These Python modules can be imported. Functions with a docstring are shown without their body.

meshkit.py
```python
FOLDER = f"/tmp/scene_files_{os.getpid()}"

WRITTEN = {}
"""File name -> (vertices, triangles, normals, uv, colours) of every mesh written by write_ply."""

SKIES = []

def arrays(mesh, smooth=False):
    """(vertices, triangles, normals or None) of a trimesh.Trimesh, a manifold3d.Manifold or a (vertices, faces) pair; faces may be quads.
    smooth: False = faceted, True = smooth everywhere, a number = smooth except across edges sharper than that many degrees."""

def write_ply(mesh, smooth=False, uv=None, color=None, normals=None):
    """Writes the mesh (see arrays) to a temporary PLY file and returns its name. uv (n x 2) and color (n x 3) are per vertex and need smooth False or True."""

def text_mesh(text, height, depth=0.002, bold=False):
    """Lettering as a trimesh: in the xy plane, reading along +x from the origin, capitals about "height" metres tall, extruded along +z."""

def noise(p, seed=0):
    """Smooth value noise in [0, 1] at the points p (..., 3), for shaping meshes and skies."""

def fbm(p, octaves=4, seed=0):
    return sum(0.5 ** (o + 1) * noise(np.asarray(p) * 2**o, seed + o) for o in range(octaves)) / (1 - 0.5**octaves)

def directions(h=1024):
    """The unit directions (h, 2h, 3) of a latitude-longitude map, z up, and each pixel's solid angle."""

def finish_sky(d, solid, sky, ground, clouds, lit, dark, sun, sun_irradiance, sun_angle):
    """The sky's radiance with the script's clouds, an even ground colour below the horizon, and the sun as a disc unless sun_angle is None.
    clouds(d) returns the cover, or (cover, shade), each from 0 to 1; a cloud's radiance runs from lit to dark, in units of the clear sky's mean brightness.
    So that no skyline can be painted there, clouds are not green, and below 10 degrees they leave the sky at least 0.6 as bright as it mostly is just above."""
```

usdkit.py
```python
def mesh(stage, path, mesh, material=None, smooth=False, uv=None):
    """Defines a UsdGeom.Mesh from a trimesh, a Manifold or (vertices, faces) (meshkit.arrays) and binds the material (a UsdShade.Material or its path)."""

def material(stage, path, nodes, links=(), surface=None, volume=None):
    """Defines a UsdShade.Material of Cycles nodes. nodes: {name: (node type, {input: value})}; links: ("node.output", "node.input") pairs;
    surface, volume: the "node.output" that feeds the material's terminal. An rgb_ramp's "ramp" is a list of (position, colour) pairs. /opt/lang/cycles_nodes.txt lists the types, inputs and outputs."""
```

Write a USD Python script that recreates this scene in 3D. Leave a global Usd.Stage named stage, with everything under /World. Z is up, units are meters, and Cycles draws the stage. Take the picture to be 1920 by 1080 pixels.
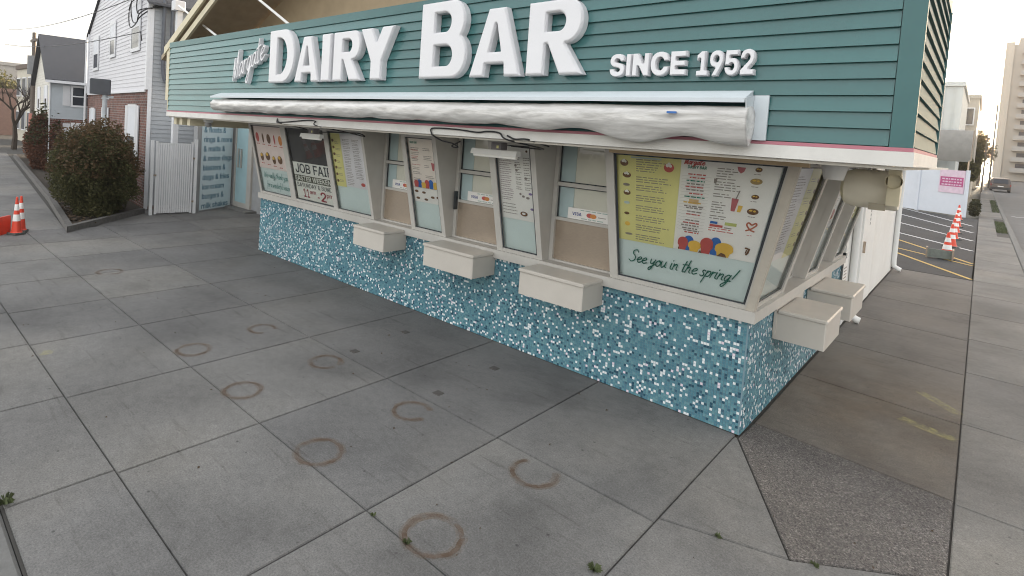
import math, random, glob
import numpy as np, trimesh
import shapely
from shapely import affinity
from shapely.geometry import Polygon, LineString, Point, box as sbox
from shapely.ops import unary_union
import usdkit, meshkit
from pxr import Usd, UsdGeom, UsdLux, UsdShade, Gf, Sdf

stage = Usd.Stage.CreateInMemory()
UsdGeom.Xform.Define(stage, '/World'); UsdGeom.Scope.Define(stage, '/World/Looks')
PI = math.pi

# ------------------------------------------------------------------ camera, sky, sun, exposure
SC = 1.1
CAM = np.array([1.2964, -5.0007, 2.3463]) * SC
YAW, PITCH, ROLL, FPX, SHX, SHY = .7448, -.0521, .0662, 1052.18, -90.1, -232.6
EXPOSURE = 2.55
SUN_EL, SUN_AZ = math.radians(2.6), math.radians(1.05)       # azimuth from +y towards +x
SKY_STRENGTH, SUN_INTENSITY = .15, 1.25
CLOUD = (2.05, 2.0, 2.0)      # the bright even veil of high cloud
cyw, syw, cp, sp = math.cos(YAW), math.sin(YAW), math.cos(PITCH), math.sin(PITCH)
fw = np.array([-syw * cp, cyw * cp, sp]); rt = np.array([cyw, syw, 0.]); up = np.cross(rt, fw)
rt, up = rt * math.cos(ROLL) + up * math.sin(ROLL), up * math.cos(ROLL) - rt * math.sin(ROLL)
cam = UsdGeom.Camera.Define(stage, '/World/camera')
FL = 24.0
cam.CreateFocalLengthAttr(FL); cam.CreateHorizontalApertureAttr(1920 / FPX * FL); cam.CreateVerticalApertureAttr(1080 / FPX * FL)
cam.CreateHorizontalApertureOffsetAttr(-SHX / FPX * FL); cam.CreateVerticalApertureOffsetAttr(SHY / FPX * FL)
cam.CreateClippingRangeAttr(Gf.Vec2f(.05, 5000)); cam.CreateExposureAttr(EXPOSURE)
UsdGeom.Xformable(cam).AddTransformOp().Set(Gf.Matrix4d(*[*map(float, rt), 0], *[*map(float, up), 0], *[*map(float, -fw), 0], *[*map(float, CAM), 1]))

SUND = np.array([math.sin(SUN_AZ) * math.cos(SUN_EL), math.cos(SUN_AZ) * math.cos(SUN_EL), math.sin(SUN_EL)])
sky_m = usdkit.material(stage, '/World/Looks/sky', {
    'sky': ('sky_texture', {'sky_type': 'single_scattering', 'sun_disc': False, 'sun_elevation': SUN_EL, 'sun_rotation': SUN_AZ, 'altitude': 10., 'air_density': 1.0, 'aerosol_density': 2.2, 'ozone_density': 1.0}),
    'tc': ('texture_coordinate', {}), 'mp': ('mapping', {'scale': (1.0, 1.0, 3.0)}),
    'n': ('noise_texture', {'scale': 1.6, 'detail': 6., 'roughness': .55}),
    'r': ('rgb_ramp', {'ramp': [(.25, (.50,) * 3), (.70, (.85,) * 3)]}),
    'mx': ('mix_color', {'b': CLOUD}), 'bg': ('background_shader', {'strength': SKY_STRENGTH})},
    [('tc.generated', 'mp.vector'), ('mp.vector', 'n.vector'), ('n.fac', 'r.fac'), ('r.color', 'mx.fac'),
     ('sky.color', 'mx.a'), ('mx.result', 'bg.color')], surface='bg.background')
dome = UsdLux.DomeLight.Define(stage, '/World/sky')
UsdShade.MaterialBindingAPI.Apply(dome.GetPrim()).Bind(sky_m)
dome.GetPrim().SetCustomDataByKey('kind', 'structure')
sun = UsdLux.DistantLight.Define(stage, '/World/sun')
sun.CreateIntensityAttr(SUN_INTENSITY); sun.CreateAngleAttr(.53); sun.CreateColorAttr(Gf.Vec3f(1.0, .80, .55)); sun.GetPrim().CreateAttribute('inputs:normalize', Sdf.ValueTypeNames.Bool).Set(True)
zx = SUND; xx = np.cross([0, 0, 1.], zx); xx /= np.linalg.norm(xx); yy = np.cross(zx, xx)
UsdGeom.Xformable(sun).AddTransformOp().Set(Gf.Matrix4d(*[*map(float, xx), 0], *[*map(float, yy), 0], *[*map(float, zx), 0], 0, 0, 50, 1))

# ------------------------------------------------------------------ helpers
class MB:
    def __init__(s): s.v, s.f, s.n, s.uv = [], [], 0, None
    def add(s, v, f):
        v = np.asarray(v, float).reshape(-1, 3); f = np.asarray(f, int)
        if f.shape[1] == 4: f = np.vstack([f[:, [0, 1, 2]], f[:, [0, 2, 3]]])
        s.v.append(v); s.f.append(f + s.n); s.n += len(v); return s
    def hexa(s, p):      # p: bottom 4 then top 4
        return s.add(p, [[0, 3, 2, 1], [4, 5, 6, 7], [0, 1, 5, 4], [1, 2, 6, 5], [2, 3, 7, 6], [3, 0, 4, 7]])
    def box(s, x0, x1, y0, y1, z0, z1):
        return s.hexa([(x0, y0, z0), (x1, y0, z0), (x1, y1, z0), (x0, y1, z0), (x0, y0, z1), (x1, y0, z1), (x1, y1, z1), (x0, y1, z1)])
    def cbox(s, x0, x1, y0, y1, z0, z1, b=.01):      # box with chamfered vertical and top edges
        pl = lambda k: [(x0 + b - k, y0), (x1 - b + k, y0), (x1, y0 + b - k), (x1, y1 - b + k), (x1 - b + k, y1), (x0 + b - k, y1), (x0, y1 - b + k), (x0, y0 + b - k)]
        a = pl(0); c = [(min(max(x, x0 + b), x1 - b), min(max(y, y0 + b), y1 - b)) for x, y in a]
        vs = [(x, y, z0) for x, y in a] + [(x, y, z1 - b) for x, y in a] + [(x, y, z1) for x, y in c]
        fs = [[i, (i + 1) % 8, 8 + (i + 1) % 8, 8 + i] for i in range(8)] + [[8 + i, 8 + (i + 1) % 8, 16 + (i + 1) % 8, 16 + i] for i in range(8)]
        s.add(vs, fs); q = len(vs)
        s.f.append(np.array([[16, 16 + i, 16 + i + 1] for i in range(1, 7)]) + s.n - q); s.f.append(np.array([[0, i + 1, i] for i in range(1, 7)]) + s.n - q); return s
    def tube(s, pts, r, n=6, cap=True):
        p = np.asarray(pts, float); t = np.gradient(p, axis=0); t /= np.linalg.norm(t, axis=1, keepdims=True) + 1e-12
        a = np.cross(t, np.where(np.abs(t[:, 2:]) < .9, [0, 0, 1.], [1., 0, 0])); a /= np.linalg.norm(a, axis=1, keepdims=True) + 1e-12
        b = np.cross(t, a); g = np.arange(n) * 2 * PI / n; r = np.broadcast_to(r, (len(p),))
        v = p[:, None] + r[:, None, None] * (np.cos(g)[None, :, None] * a[:, None] + np.sin(g)[None, :, None] * b[:, None])
        i, j = np.meshgrid(np.arange(len(p) - 1), np.arange(n), indexing='ij')
        f = np.stack([i * n + j, i * n + (j + 1) % n, (i + 1) * n + (j + 1) % n, (i + 1) * n + j], -1).reshape(-1, 4)
        s.add(v.reshape(-1, 3), f)
        if cap:
            s.f.append(np.array([[0, k + 1, k] for k in range(1, n - 1)]) + s.n - len(p) * n)
            e = s.n - n; s.f.append(np.array([[e, e + k, e + k + 1] for k in range(1, n - 1)]))
        return s
    def lathe(s, prof, n=20, c=(0, 0, 0), R=None):
        prof = np.asarray(prof, float); g = np.arange(n) * 2 * PI / n
        v = np.stack([prof[:, None, 0] * np.cos(g), prof[:, None, 0] * np.sin(g), np.broadcast_to(prof[:, None, 1], (len(prof), n))], -1).reshape(-1, 3)
        if R is not None: v = v @ np.asarray(R).T
        i, j = np.meshgrid(np.arange(len(prof) - 1), np.arange(n), indexing='ij')
        return s.add(v + np.asarray(c), np.stack([i * n + j, i * n + (j + 1) % n, (i + 1) * n + (j + 1) % n, (i + 1) * n + j], -1).reshape(-1, 4))
    def prism(s, poly, z0, z1):
        poly = poly if isinstance(poly, shapely.Geometry) else Polygon(poly)
        for g in getattr(poly, 'geoms', [poly]):
            if g.area < 1e-9: continue
            m = trimesh.creation.extrude_polygon(g, z1 - z0, engine='earcut'); s.add(np.array(m.vertices) + [0, 0, z0], m.faces)
        return s
    def flat(s, geom, fn):      # a flat print: fn maps (n,2) to (n,3)
        for g in getattr(geom, 'geoms', [geom]):
            if g.geom_type != 'Polygon' or g.area < 1e-10: continue
            v, f = trimesh.creation.triangulate_polygon(g, engine='earcut'); s.add(fn(np.asarray(v)), f)
        return s
    def solid(s, geom, fr, d0, d1):      # extruded in a frame (O, ex, ey, n)
        O, ex, ey, n = map(np.asarray, fr)
        for g in getattr(geom, 'geoms', [geom]):
            if g.geom_type != 'Polygon' or g.area < 1e-9: continue
            m = trimesh.creation.extrude_polygon(g, d1 - d0, engine='earcut'); v = np.array(m.vertices)
            s.add(O + v[:, :1] * ex + v[:, 1:2] * ey + (v[:, 2:] + d0) * n, m.faces)
        return s
    def xf(s, fn): s.v = [fn(v) for v in s.v]; return s
    def get(s): return np.vstack(s.v), np.vstack(s.f)

COUNT = {}
def numbered(parent, name):
    k = COUNT.get((parent, name), 0); COUNT[(parent, name)] = k + 1
    return f'{parent}/{name}' + (f'_{k:03d}' if k else '')
def pth(p): return p if isinstance(p, str) else str(p.GetPath())
def tag(o, label=None, cat=None, group=None, kind=None):
    for k, v in dict(label=label, category=cat, group=group, kind=kind).items():
        if v: o.SetCustomDataByKey(k, v)
    return o
def obj(parent, name, mb, m, smooth=False, **kw):
    p = numbered(pth(parent or '/World'), name)
    return tag(usdkit.mesh(stage, p, mb.get() if isinstance(mb, MB) else mb, m, smooth, uv=getattr(mb, 'uv', None)).GetPrim(), **kw)
def top(name, mb, m, label, cat, group=None, kind=None, smooth=False): return obj(None, name, mb, m, smooth, label=label, cat=cat, group=group, kind=kind)
def thing(name, label, cat, loc=(0, 0, 0), rz=0, group=None):
    x = UsdGeom.Xform.Define(stage, numbered('/World', name)); x.AddTranslateOp().Set(Gf.Vec3d(*map(float, loc))); x.AddRotateZOp().Set(math.degrees(rz))
    return tag(x.GetPrim(), label, cat, group)
def dup(src, label, loc, rz=0, group=None, scale=None):
    nm = src.GetName(); x = UsdGeom.Xform.Define(stage, numbered('/World', nm)); x.AddTranslateOp().Set(Gf.Vec3d(*map(float, loc))); x.AddRotateZOp().Set(math.degrees(rz))
    if scale: x.AddScaleOp().Set(Gf.Vec3f(*scale))
    p = x.GetPrim(); p.GetReferences().AddInternalReference(src.GetPath()); p.SetInstanceable(True)
    return tag(p, label, src.GetCustomDataByKey('category'), group)
MATS = {}
def mat(name, col, rough=.6, var=.12, scale=5., bump=0., bscale=60., metal=0., spec=.5, rnd=0., stretch=(1, 1, 1), isl=False, coat=0., dirt=0.):
    if name in MATS: return MATS[name]
    c = np.array(col, float)
    N = {'g': ('geometry', {}), 'mp': ('mapping', {'scale': stretch}), 'n': ('noise_texture', {'scale': scale, 'detail': 5., 'roughness': .62}),
         'r': ('rgb_ramp', {'ramp': [(.25, tuple(c * (1 - var))), (.75, tuple(np.minimum(c * (1 + var), .95)))]}),
         'p': ('principled_bsdf', {'roughness': rough, 'metallic': metal, 'specular_ior_level': spec, 'coat_weight': coat})}
    L = [('g.position', 'mp.vector'), ('mp.vector', 'n.vector'), ('n.fac', 'r.fac')]; src = 'r.color'
    if rnd:
        if isl: L += [('g.random_per_island', 'rr.fac')]
        else: N['oi'] = ('object_info', {}); L += [('oi.random', 'rr.fac')]
        N['rr'] = ('rgb_ramp', {'ramp': [(0, (1 - rnd,) * 3), (1, (1 + rnd,) * 3)]}); N['mm'] = ('vector_math', {'math_type': 'multiply'})
        L += [(src, 'mm.vector1'), ('rr.color', 'mm.vector2')]; src = 'mm.vector'
    if dirt:
        N['dn'] = ('noise_texture', {'scale': .55, 'detail': 7., 'roughness': .7}); N['dr'] = ('rgb_ramp', {'ramp': [(.38, (1 - dirt, 1 - dirt * 1.1, 1 - dirt * 1.2)), (.62, (1, 1, 1))]}); N['dm'] = ('vector_math', {'math_type': 'multiply'})
        L += [('g.position', 'dn.vector'), ('dn.fac', 'dr.fac'), (src, 'dm.vector1'), ('dr.color', 'dm.vector2')]; src = 'dm.vector'
    L.append((src, 'p.base_color'))
    if bump:
        N['bn'] = ('noise_texture', {'scale': bscale, 'detail': 4.}); N['b'] = ('bump', {'strength': bump, 'distance': .01})
        L += [('mp.vector', 'bn.vector'), ('bn.fac', 'b.height'), ('b.normal', 'p.normal')]
    MATS[name] = usdkit.material(stage, '/World/Looks/' + name, N, L, surface='p.BSDF'); return MATS[name]
def leafmat(name, c1, c2, tr=.35):
    if name in MATS: return MATS[name]
    MATS[name] = usdkit.material(stage, '/World/Looks/' + name, {
        'g': ('geometry', {}), 'n': ('noise_texture', {'scale': 2.2, 'detail': 2.}), 'uv': ('uvmap', {'attribute': 'st'}), 'su': ('separate_xyz', {}), 'ad': ('math', {'math_type': 'multiply_add', 'value2': .55}),
        'r': ('rgb_ramp', {'ramp': [(.3, c1), (1., c2)]}), 'p': ('principled_bsdf', {'roughness': .6, 'specular_ior_level': .3}), 't': ('translucent_bsdf', {}), 'm': ('mix_closure', {'fac': tr})},
        [('g.position', 'n.vector'), ('uv.UV', 'su.vector'), ('su.x', 'ad.value1'), ('n.fac', 'ad.value3'), ('ad.value', 'r.fac'), ('r.color', 'p.base_color'), ('r.color', 't.color'), ('p.BSDF', 'm.closure1'), ('t.BSDF', 'm.closure2')],
        surface='m.closure'); return MATS[name]
def glassmat(name='window_glass', tint=(.97, .985, .98), ior=1.32):
    if name in MATS: return MATS[name]
    MATS[name] = usdkit.material(stage, '/World/Looks/' + name, {'f': ('fresnel', {'IOR': ior}), 't': ('transparent_bsdf', {'color': tint}), 'gl': ('glossy_bsdf', {'color': (.95, .95, .95), 'roughness': .02}), 'm': ('mix_closure', {})},
        [('f.fac', 'm.fac'), ('t.BSDF', 'm.closure1'), ('gl.BSDF', 'm.closure2')], surface='m.closure'); return MATS[name]

# ---- lettering
_F = {}
def tgeom(text, h, wght=600, bold=0.):
    from PIL import Image, ImageDraw, ImageFont
    k = (text, wght)
    if k not in _F:
        f = ImageFont.truetype(glob.glob('/opt/blender-*/*/datafiles/fonts/Inter.woff2')[0], 96)
        try: f.set_variation_by_axes([32, wght])
        except Exception: pass
        x0, y0, x1, y1 = f.getbbox(text, anchor='ls')
        im = Image.new('L', (x1 - x0 + 8, y1 - y0 + 8)); ImageDraw.Draw(im).text((4 - x0, 4 - y0), text, 255, f, anchor='ls')
        on = np.pad(np.asarray(im) > 127, ((0, 0), (1, 1))).astype(np.int8); d = np.diff(on, axis=1)
        rows, st = np.nonzero(d == 1); en = np.nonzero(d == -1)[1]
        g = shapely.union_all(shapely.box(st, -rows - 1, en, -rows)).buffer(.6).buffer(-.6).simplify(.6)
        _F[k] = affinity.affine_transform(g, [1 / 70., 0, 0, 1 / 70., -4 / 70., (4 - y0) / 70.])
    g = affinity.scale(_F[k], h, h, origin=(0, 0))
    return g.buffer(bold) if bold else g
def fit(g, x0, x1, y0, h=None):      # stretch lettering to span x0..x1 with its baseline at y0
    a, b, c, d = g.bounds; sx = (x1 - x0) / (c - a)
    return affinity.translate(affinity.scale(g, sx, 1, origin=(a, 0)), x0 - a, y0)
PEN = {
 'S': (1.35, [[(1.3, 1.7), (.95, 2.05), (.45, 1.8), (.5, 1.35), (1.0, .9), (1.0, .3), (.5, -.02), (0, .25)]]),
 'e': (.86, [[(.05, .45), (.5, .55), (.75, .8), (.5, 1.), (.15, .7), (.15, .25), (.45, 0), (.9, .25)]]),
 'y': (.9, [[(0, 1), (.06, .4), (.35, .25), (.7, .8)], [(.75, 1), (.6, .1), (.35, -.7), (.05, -.8), (0, -.5), (.4, -.15), (.9, .2)]]),
 'o': (.86, [[(.4, 1), (.05, .6), (.15, .1), (.45, 0), (.75, .4), (.65, .9), (.4, 1.), (.6, .75), (.9, .8)]]),
 'u': (.95, [[(0, 1), (.05, .3), (.3, 0), (.6, .4), (.7, 1)], [(.7, 1), (.68, .25), (.95, .1)]]),
 'i': (.42, [[(.05, 1), (.05, .2), (.28, .02)], [(.13, 1.42), (.18, 1.5)]]),
 'n': (.86, [[(0, 1), (0, 0)], [(0, .5), (.3, .95), (.55, .85), (.55, .2), (.8, .05)]]),
 'm': (1.35, [[(0, 1), (0, 0)], [(0, .5), (.3, .95), (.5, .85), (.5, 0)], [(.5, .5), (.8, .95), (1.05, .85), (1.05, .2), (1.3, .05)]]),
 't': (.55, [[(.2, 1.8), (.1, .25), (.28, 0), (.5, .1)], [(-.15, 1.15), (.55, 1.25)]]),
 'h': (.86, [[(.15, 2), (0, 0)], [(.02, .5), (.3, .95), (.55, .85), (.55, .2), (.8, .05)]]),
 's': (.66, [[(.5, .9), (.25, 1.), (.1, .75), (.45, .4), (.4, .08), (.1, 0), (-.05, .15)]]),
 'p': (.8, [[(.1, 1), (-.12, -1)], [(.05, .6), (.4, 1), (.65, .7), (.5, .15), (.1, .1)]]),
 'r': (.56, [[(0, 1), (0, 0)], [(0, .55), (.2, .9), (.5, .95)]]),
 'g': (.92, [[(.65, .85), (.35, 1), (.05, .6), (.15, .1), (.4, .05), (.65, .7)], [(.7, 1), (.6, -.3), (.3, -.95), (0, -.75), (.3, -.3), (.9, .15)]]),
 'a': (.92, [[(.65, .85), (.35, 1), (.05, .6), (.1, .1), (.35, .05), (.62, .6)], [(.68, 1), (.65, .2), (.9, .05)]]),
 'd': (.92, [[(.65, .85), (.35, 1), (.05, .6), (.1, .1), (.35, .05), (.62, .6)], [(.8, 2), (.65, .2), (.9, .05)]]),
 'l': (.42, [[(.22, 2), (.08, .2), (.32, .02)]]), 'k': (.7, [[(.15, 2), (0, 0)], [(.5, 1), (.05, .5), (.6, 0)]]),
 'f': (.6, [[(.65, 1.9), (.38, 2.), (.25, 1.5), (.1, -.8)], [(-.05, 1), (.5, 1.05)]]),
 'w': (1.1, [[(0, 1), (.12, .05), (.42, .85), (.62, .05), (1., 1.)]]), 'W': (1.4, [[(0, 1.9), (.25, 0), (.6, 1.4), (.9, 0), (1.3, 1.9)]]),
 'M': (1.15, [[(0, 0), (.12, 1.7), (.42, .1), (.8, 2.15), (.88, .05)]]), '!': (.5, [[(.4, 2), (.15, .5)], [(.03, .05), (.06, .1)]]), ' ': (.55, [])}
def spline(p, k=6):
    p = np.asarray(p, float)
    if len(p) < 3: return p
    q = np.vstack([2 * p[0] - p[1], p, 2 * p[-1] - p[-2]]); out = []
    for i in range(1, len(q) - 2):
        for t in np.arange(k) / k:
            a, b, c, d = q[i - 1], q[i], q[i + 1], q[i + 2]
            out.append(.5 * (2 * b + (c - a) * t + (2 * a - 5 * b + 4 * c - d) * t * t + (3 * b - a - 3 * c + d) * t ** 3))
    return np.array(out + [p[-1]])
def script(text, w=.1, slant=.3, gap=.06):
    x, gs = 0, []
    for ch in text:
        adv, st = PEN[ch]
        for s_ in st:
            q = spline(s_); gs.append(LineString([(x + a + slant * b, b) for a, b in q]).buffer(w, 4))
        x += adv + gap
    return unary_union(gs).simplify(.012)
def place(g, x0, y0, x1=None, h=None):   # h scales the x-height
    g = affinity.scale(g, h, h, origin=(0, 0)); a, b, c, d = g.bounds
    if x1 is not None: g = affinity.scale(g, (x1 - x0) / (c - a), 1, origin=(a, 0))
    return affinity.translate(g, x0 - a, y0)
rng = random.Random(7)
def dashes(x0, x1, y, h, r=rng, gap=.006, wl=(.012, .05)):
    out, x = [], x0
    while x < x1 - .004:
        w = min(r.uniform(*wl), x1 - x); out.append(sbox(x, y, x + w, y + h)); x += w + gap
    return out

# ------------------------------------------------------------------ materials
def slabmat(name, col, agg=False, stain=0.):
    c = np.array(col)
    N = {'g': ('geometry', {}), 'oi': ('object_info', {}), 'n1': ('noise_texture', {'scale': .9, 'detail': 6., 'roughness': .65}), 'n2': ('noise_texture', {'scale': 14., 'detail': 6., 'roughness': .75}),
         'n3': ('noise_texture', {'scale': 75., 'detail': 5., 'roughness': .85}),
         'r1': ('rgb_ramp', {'ramp': [(.28, tuple(c * .70)), (.5, tuple(c)), (.75, tuple(c * 1.22))]}), 'r2': ('rgb_ramp', {'ramp': [(.25, (.80,) * 3), (.75, (1.16,) * 3)]}), 'r3': ('rgb_ramp', {'ramp': [(.32, (.58,) * 3), (.5, (1.,) * 3), (.68, (1.42,) * 3)]}),
         'ro': ('rgb_ramp', {'ramp': [(0, (.90, .90, .91)), (1, (1.08, 1.07, 1.05))]}), 'm1': ('vector_math', {'math_type': 'multiply'}), 'm2': ('vector_math', {'math_type': 'multiply'}), 'm3': ('vector_math', {'math_type': 'multiply'}), 'm4': ('vector_math', {'math_type': 'multiply'}),
         'v': ('voronoi_texture', {'scale': 5., 'randomness': 1.}), 'rv': ('rgb_ramp', {'ramp': [(.0, (.45,) * 3), (.035, (.55,) * 3), (.07, (1,) * 3)]}),
         'b': ('bump', {'strength': .35, 'distance': .006}), 'p': ('principled_bsdf', {'roughness': .82, 'specular_ior_level': .35})}
    L = [('g.position', 'n1.vector'), ('g.position', 'n2.vector'), ('g.position', 'n3.vector'), ('g.position', 'v.vector'), ('n1.fac', 'r1.fac'), ('n2.fac', 'r2.fac'), ('n3.fac', 'r3.fac'), ('oi.random', 'ro.fac'), ('v.distance', 'rv.fac'),
         ('r1.color', 'm1.vector1'), ('r2.color', 'm1.vector2'), ('m1.vector', 'm2.vector1'), ('r3.color', 'm2.vector2'), ('m2.vector', 'm3.vector1'), ('ro.color', 'm3.vector2'), ('m3.vector', 'm4.vector1'), ('rv.color', 'm4.vector2'),
         ('n3.fac', 'b.height'), ('b.normal', 'p.normal')]
    # scuff streaks along the wall and broad damp patches
    N.update({'ms': ('mapping', {'scale': (1.1, 13., 1.)}), 'ns': ('noise_texture', {'scale': 1.0, 'detail': 4., 'roughness': .6}), 'rs': ('rgb_ramp', {'ramp': [(.60, (1.,) * 3), (.70, (.78, .77, .76))]}), 'm5': ('vector_math', {'math_type': 'multiply'}),
              'n5': ('noise_texture', {'scale': .42, 'detail': 3., 'roughness': .5}), 'r5': ('rgb_ramp', {'ramp': [(.36, (.80, .80, .81)), (.5, (1.,) * 3), (.66, (1.10, 1.075, 1.03))]}), 'm6': ('vector_math', {'math_type': 'multiply'})})
    L += [('g.position', 'ms.vector'), ('ms.vector', 'ns.vector'), ('ns.fac', 'rs.fac'), ('m4.vector', 'm5.vector1'), ('rs.color', 'm5.vector2'), ('g.position', 'n5.vector'), ('n5.fac', 'r5.fac'), ('m5.vector', 'm6.vector1'), ('r5.color', 'm6.vector2')]
    src = 'm6.vector'
    if agg:
        N['va'] = ('voronoi_texture', {'scale': 120., 'randomness': 1.}); N['ra'] = ('rgb_ramp', {'ramp': [(0, (.45, .42, .43)), (.22, (.72, .70, .69)), (.5, (1.12, 1.10, 1.08)), (.72, (.9, .86, .84)), (.9, (1.5, 1.45, 1.4)), (1, (2.0, 1.95, 1.9))]}); N['ma'] = ('vector_math', {'math_type': 'multiply'})
        N['sc'] = ('separate_xyz', {}); N['b'] = ('bump', {'strength': .8, 'distance': .006})
        L = [l for l in L if l != ('n3.fac', 'b.height')] + [('g.position', 'va.vector'), ('va.color', 'sc.vector'), ('sc.x', 'ra.fac'), (src, 'ma.vector1'), ('ra.color', 'ma.vector2'), ('va.distance', 'b.height')]; src = 'ma.vector'
    if stain:      # old brown staining where rain runs off the roof corner
        N['sv'] = ('vector_math', {'math_type': 'distance', 'vector2': (.75, 1.7, 0)}); N['sr'] = ('map_range', {'from_min': .2, 'from_max': 2.6, 'to_min': 1., 'to_max': 0.}); N['sm'] = ('math', {'math_type': 'multiply'}); N['sn'] = ('noise_texture', {'scale': 2.6, 'detail': 5.}); N['sx'] = ('mix_color', {'blend_type': 'multiply', 'b': (.74, .64, .53)}); N['s2'] = ('math', {'math_type': 'multiply', 'value2': 1.5, 'use_clamp': True})
        L += [('g.position', 'sv.vector1'), ('sv.value', 'sr.value'), ('g.position', 'sn.vector'), ('sn.fac', 's2.value1'), ('sr.result', 'sm.value1'), ('s2.value', 'sm.value2'), ('sm.value', 'sx.fac'), (src, 'sx.a')]; src = 'sx.result'
    L.append((src, 'p.base_color'))
    return usdkit.material(stage, '/World/Looks/' + name, N, L, surface='p.BSDF')
CONC = slabmat('sidewalk_concrete', (.170, .169, .165)); CONC2 = slabmat('sidewalk_concrete_stained', (.150, .141, .130), stain=1.); AGG = slabmat('exposed_aggregate', (.125, .121, .118), agg=True)
CONC3 = slabmat('sidewalk_concrete_clean', (.176, .172, .163))
JOINT = mat('joint_dirt', (.06, .057, .052), .95); KERB = mat('kerb_concrete', (.15, .15, .145), .85, .2, 8, .3)
ASPH = mat('asphalt', (.05, .051, .053), .9, .22, 30, .5, 250, dirt=.25); ROADM = mat('road_asphalt', (.085, .085, .085), .9, .2, 12, .4, 200, dirt=.2); DIRT = mat('bed_soil', (.045, .036, .027), .95, .35, 9, .8, 40)
TEAL = mat('teal_siding', (.024, .108, .108), .34, .14, 1.0, .06, 14, spec=.7, rnd=.08, coat=.3, dirt=.12); TEALS = mat('teal_side_siding', (.030, .105, .10), .5, .12, 1.2, .06, 14, spec=.35); TEALT = mat('teal_trim', (.034, .110, .112), .35, .08, spec=.6)
TRIMW = mat('white_trim', (.66, .65, .62), .5, .06, 6, dirt=.08); PINK = mat('pink_stripe', (.42, .16, .20), .5, .08)
FRAME = mat('greige_frame', (.47, .455, .425), .5, .06, 5, .05, dirt=.08); FRAMEL = mat('pale_panel', (.40, .395, .375), .55, .05, 3)
GASKET = mat('dark_gasket', (.03, .035, .04), .5); LAM = mat('laminate', (.50, .47, .425), .42, .05, 4, dirt=.06); STEEL = mat('brushed_steel', (.46, .385, .31), .24, .14, 22, .05, 90, metal=.75, stretch=(1, 1, 12), dirt=.15)
SOFF = mat('soffit_paint', (.64, .61, .55), .7); CREAM = mat('cream_paint', (.62, .56, .40), .55, .06); TAN = mat('tan_board', (.40, .31, .20), .75, .12, 3)
LETTER = mat('sign_white', (.69, .69, .71), .28, .02, 3); GLASS = glassmat(); GLASS2 = glassmat('serving_glass', (.97, .98, .98), 1.5); PLASTIC = None
PANEL = mat('panel_pale_blue', (.64, .75, .79), .5, .04); INKB = mat('panel_blue_ink', (.02, .15, .25), .5); FILM = mat('aqua_film', (.62, .70, .69), .5, .04, 2)
PAPER = mat('white_paper', (.76, .74, .71), .6, .03); YEL = mat('yellow_paper', (.66, .62, .27), .6, .06, 2); INK = mat('grey_ink', (.24, .21, .19), .6); RED = mat('red_ink', (.46, .09, .08), .5); GRN = mat('green_ink', (.02, .18, .12), .5)
BLUE = mat('blue_ink', (.03, .13, .40), .5); GOLD = mat('gold_ink', (.68, .44, .08), .5); BRN = mat('brown_ink', (.14, .07, .035), .6, .4, 40); BLACK = mat('black_plastic', (.02, .02, .022), .45); WHITE = mat('white_plastic', (.72, .72, .70), .4, .03)
DKGLASS = mat('dark_room', (.05, .048, .048), .5); BLIND = mat('serving_blind', (.68, .66, .58), .6, .04, 2)
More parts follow.
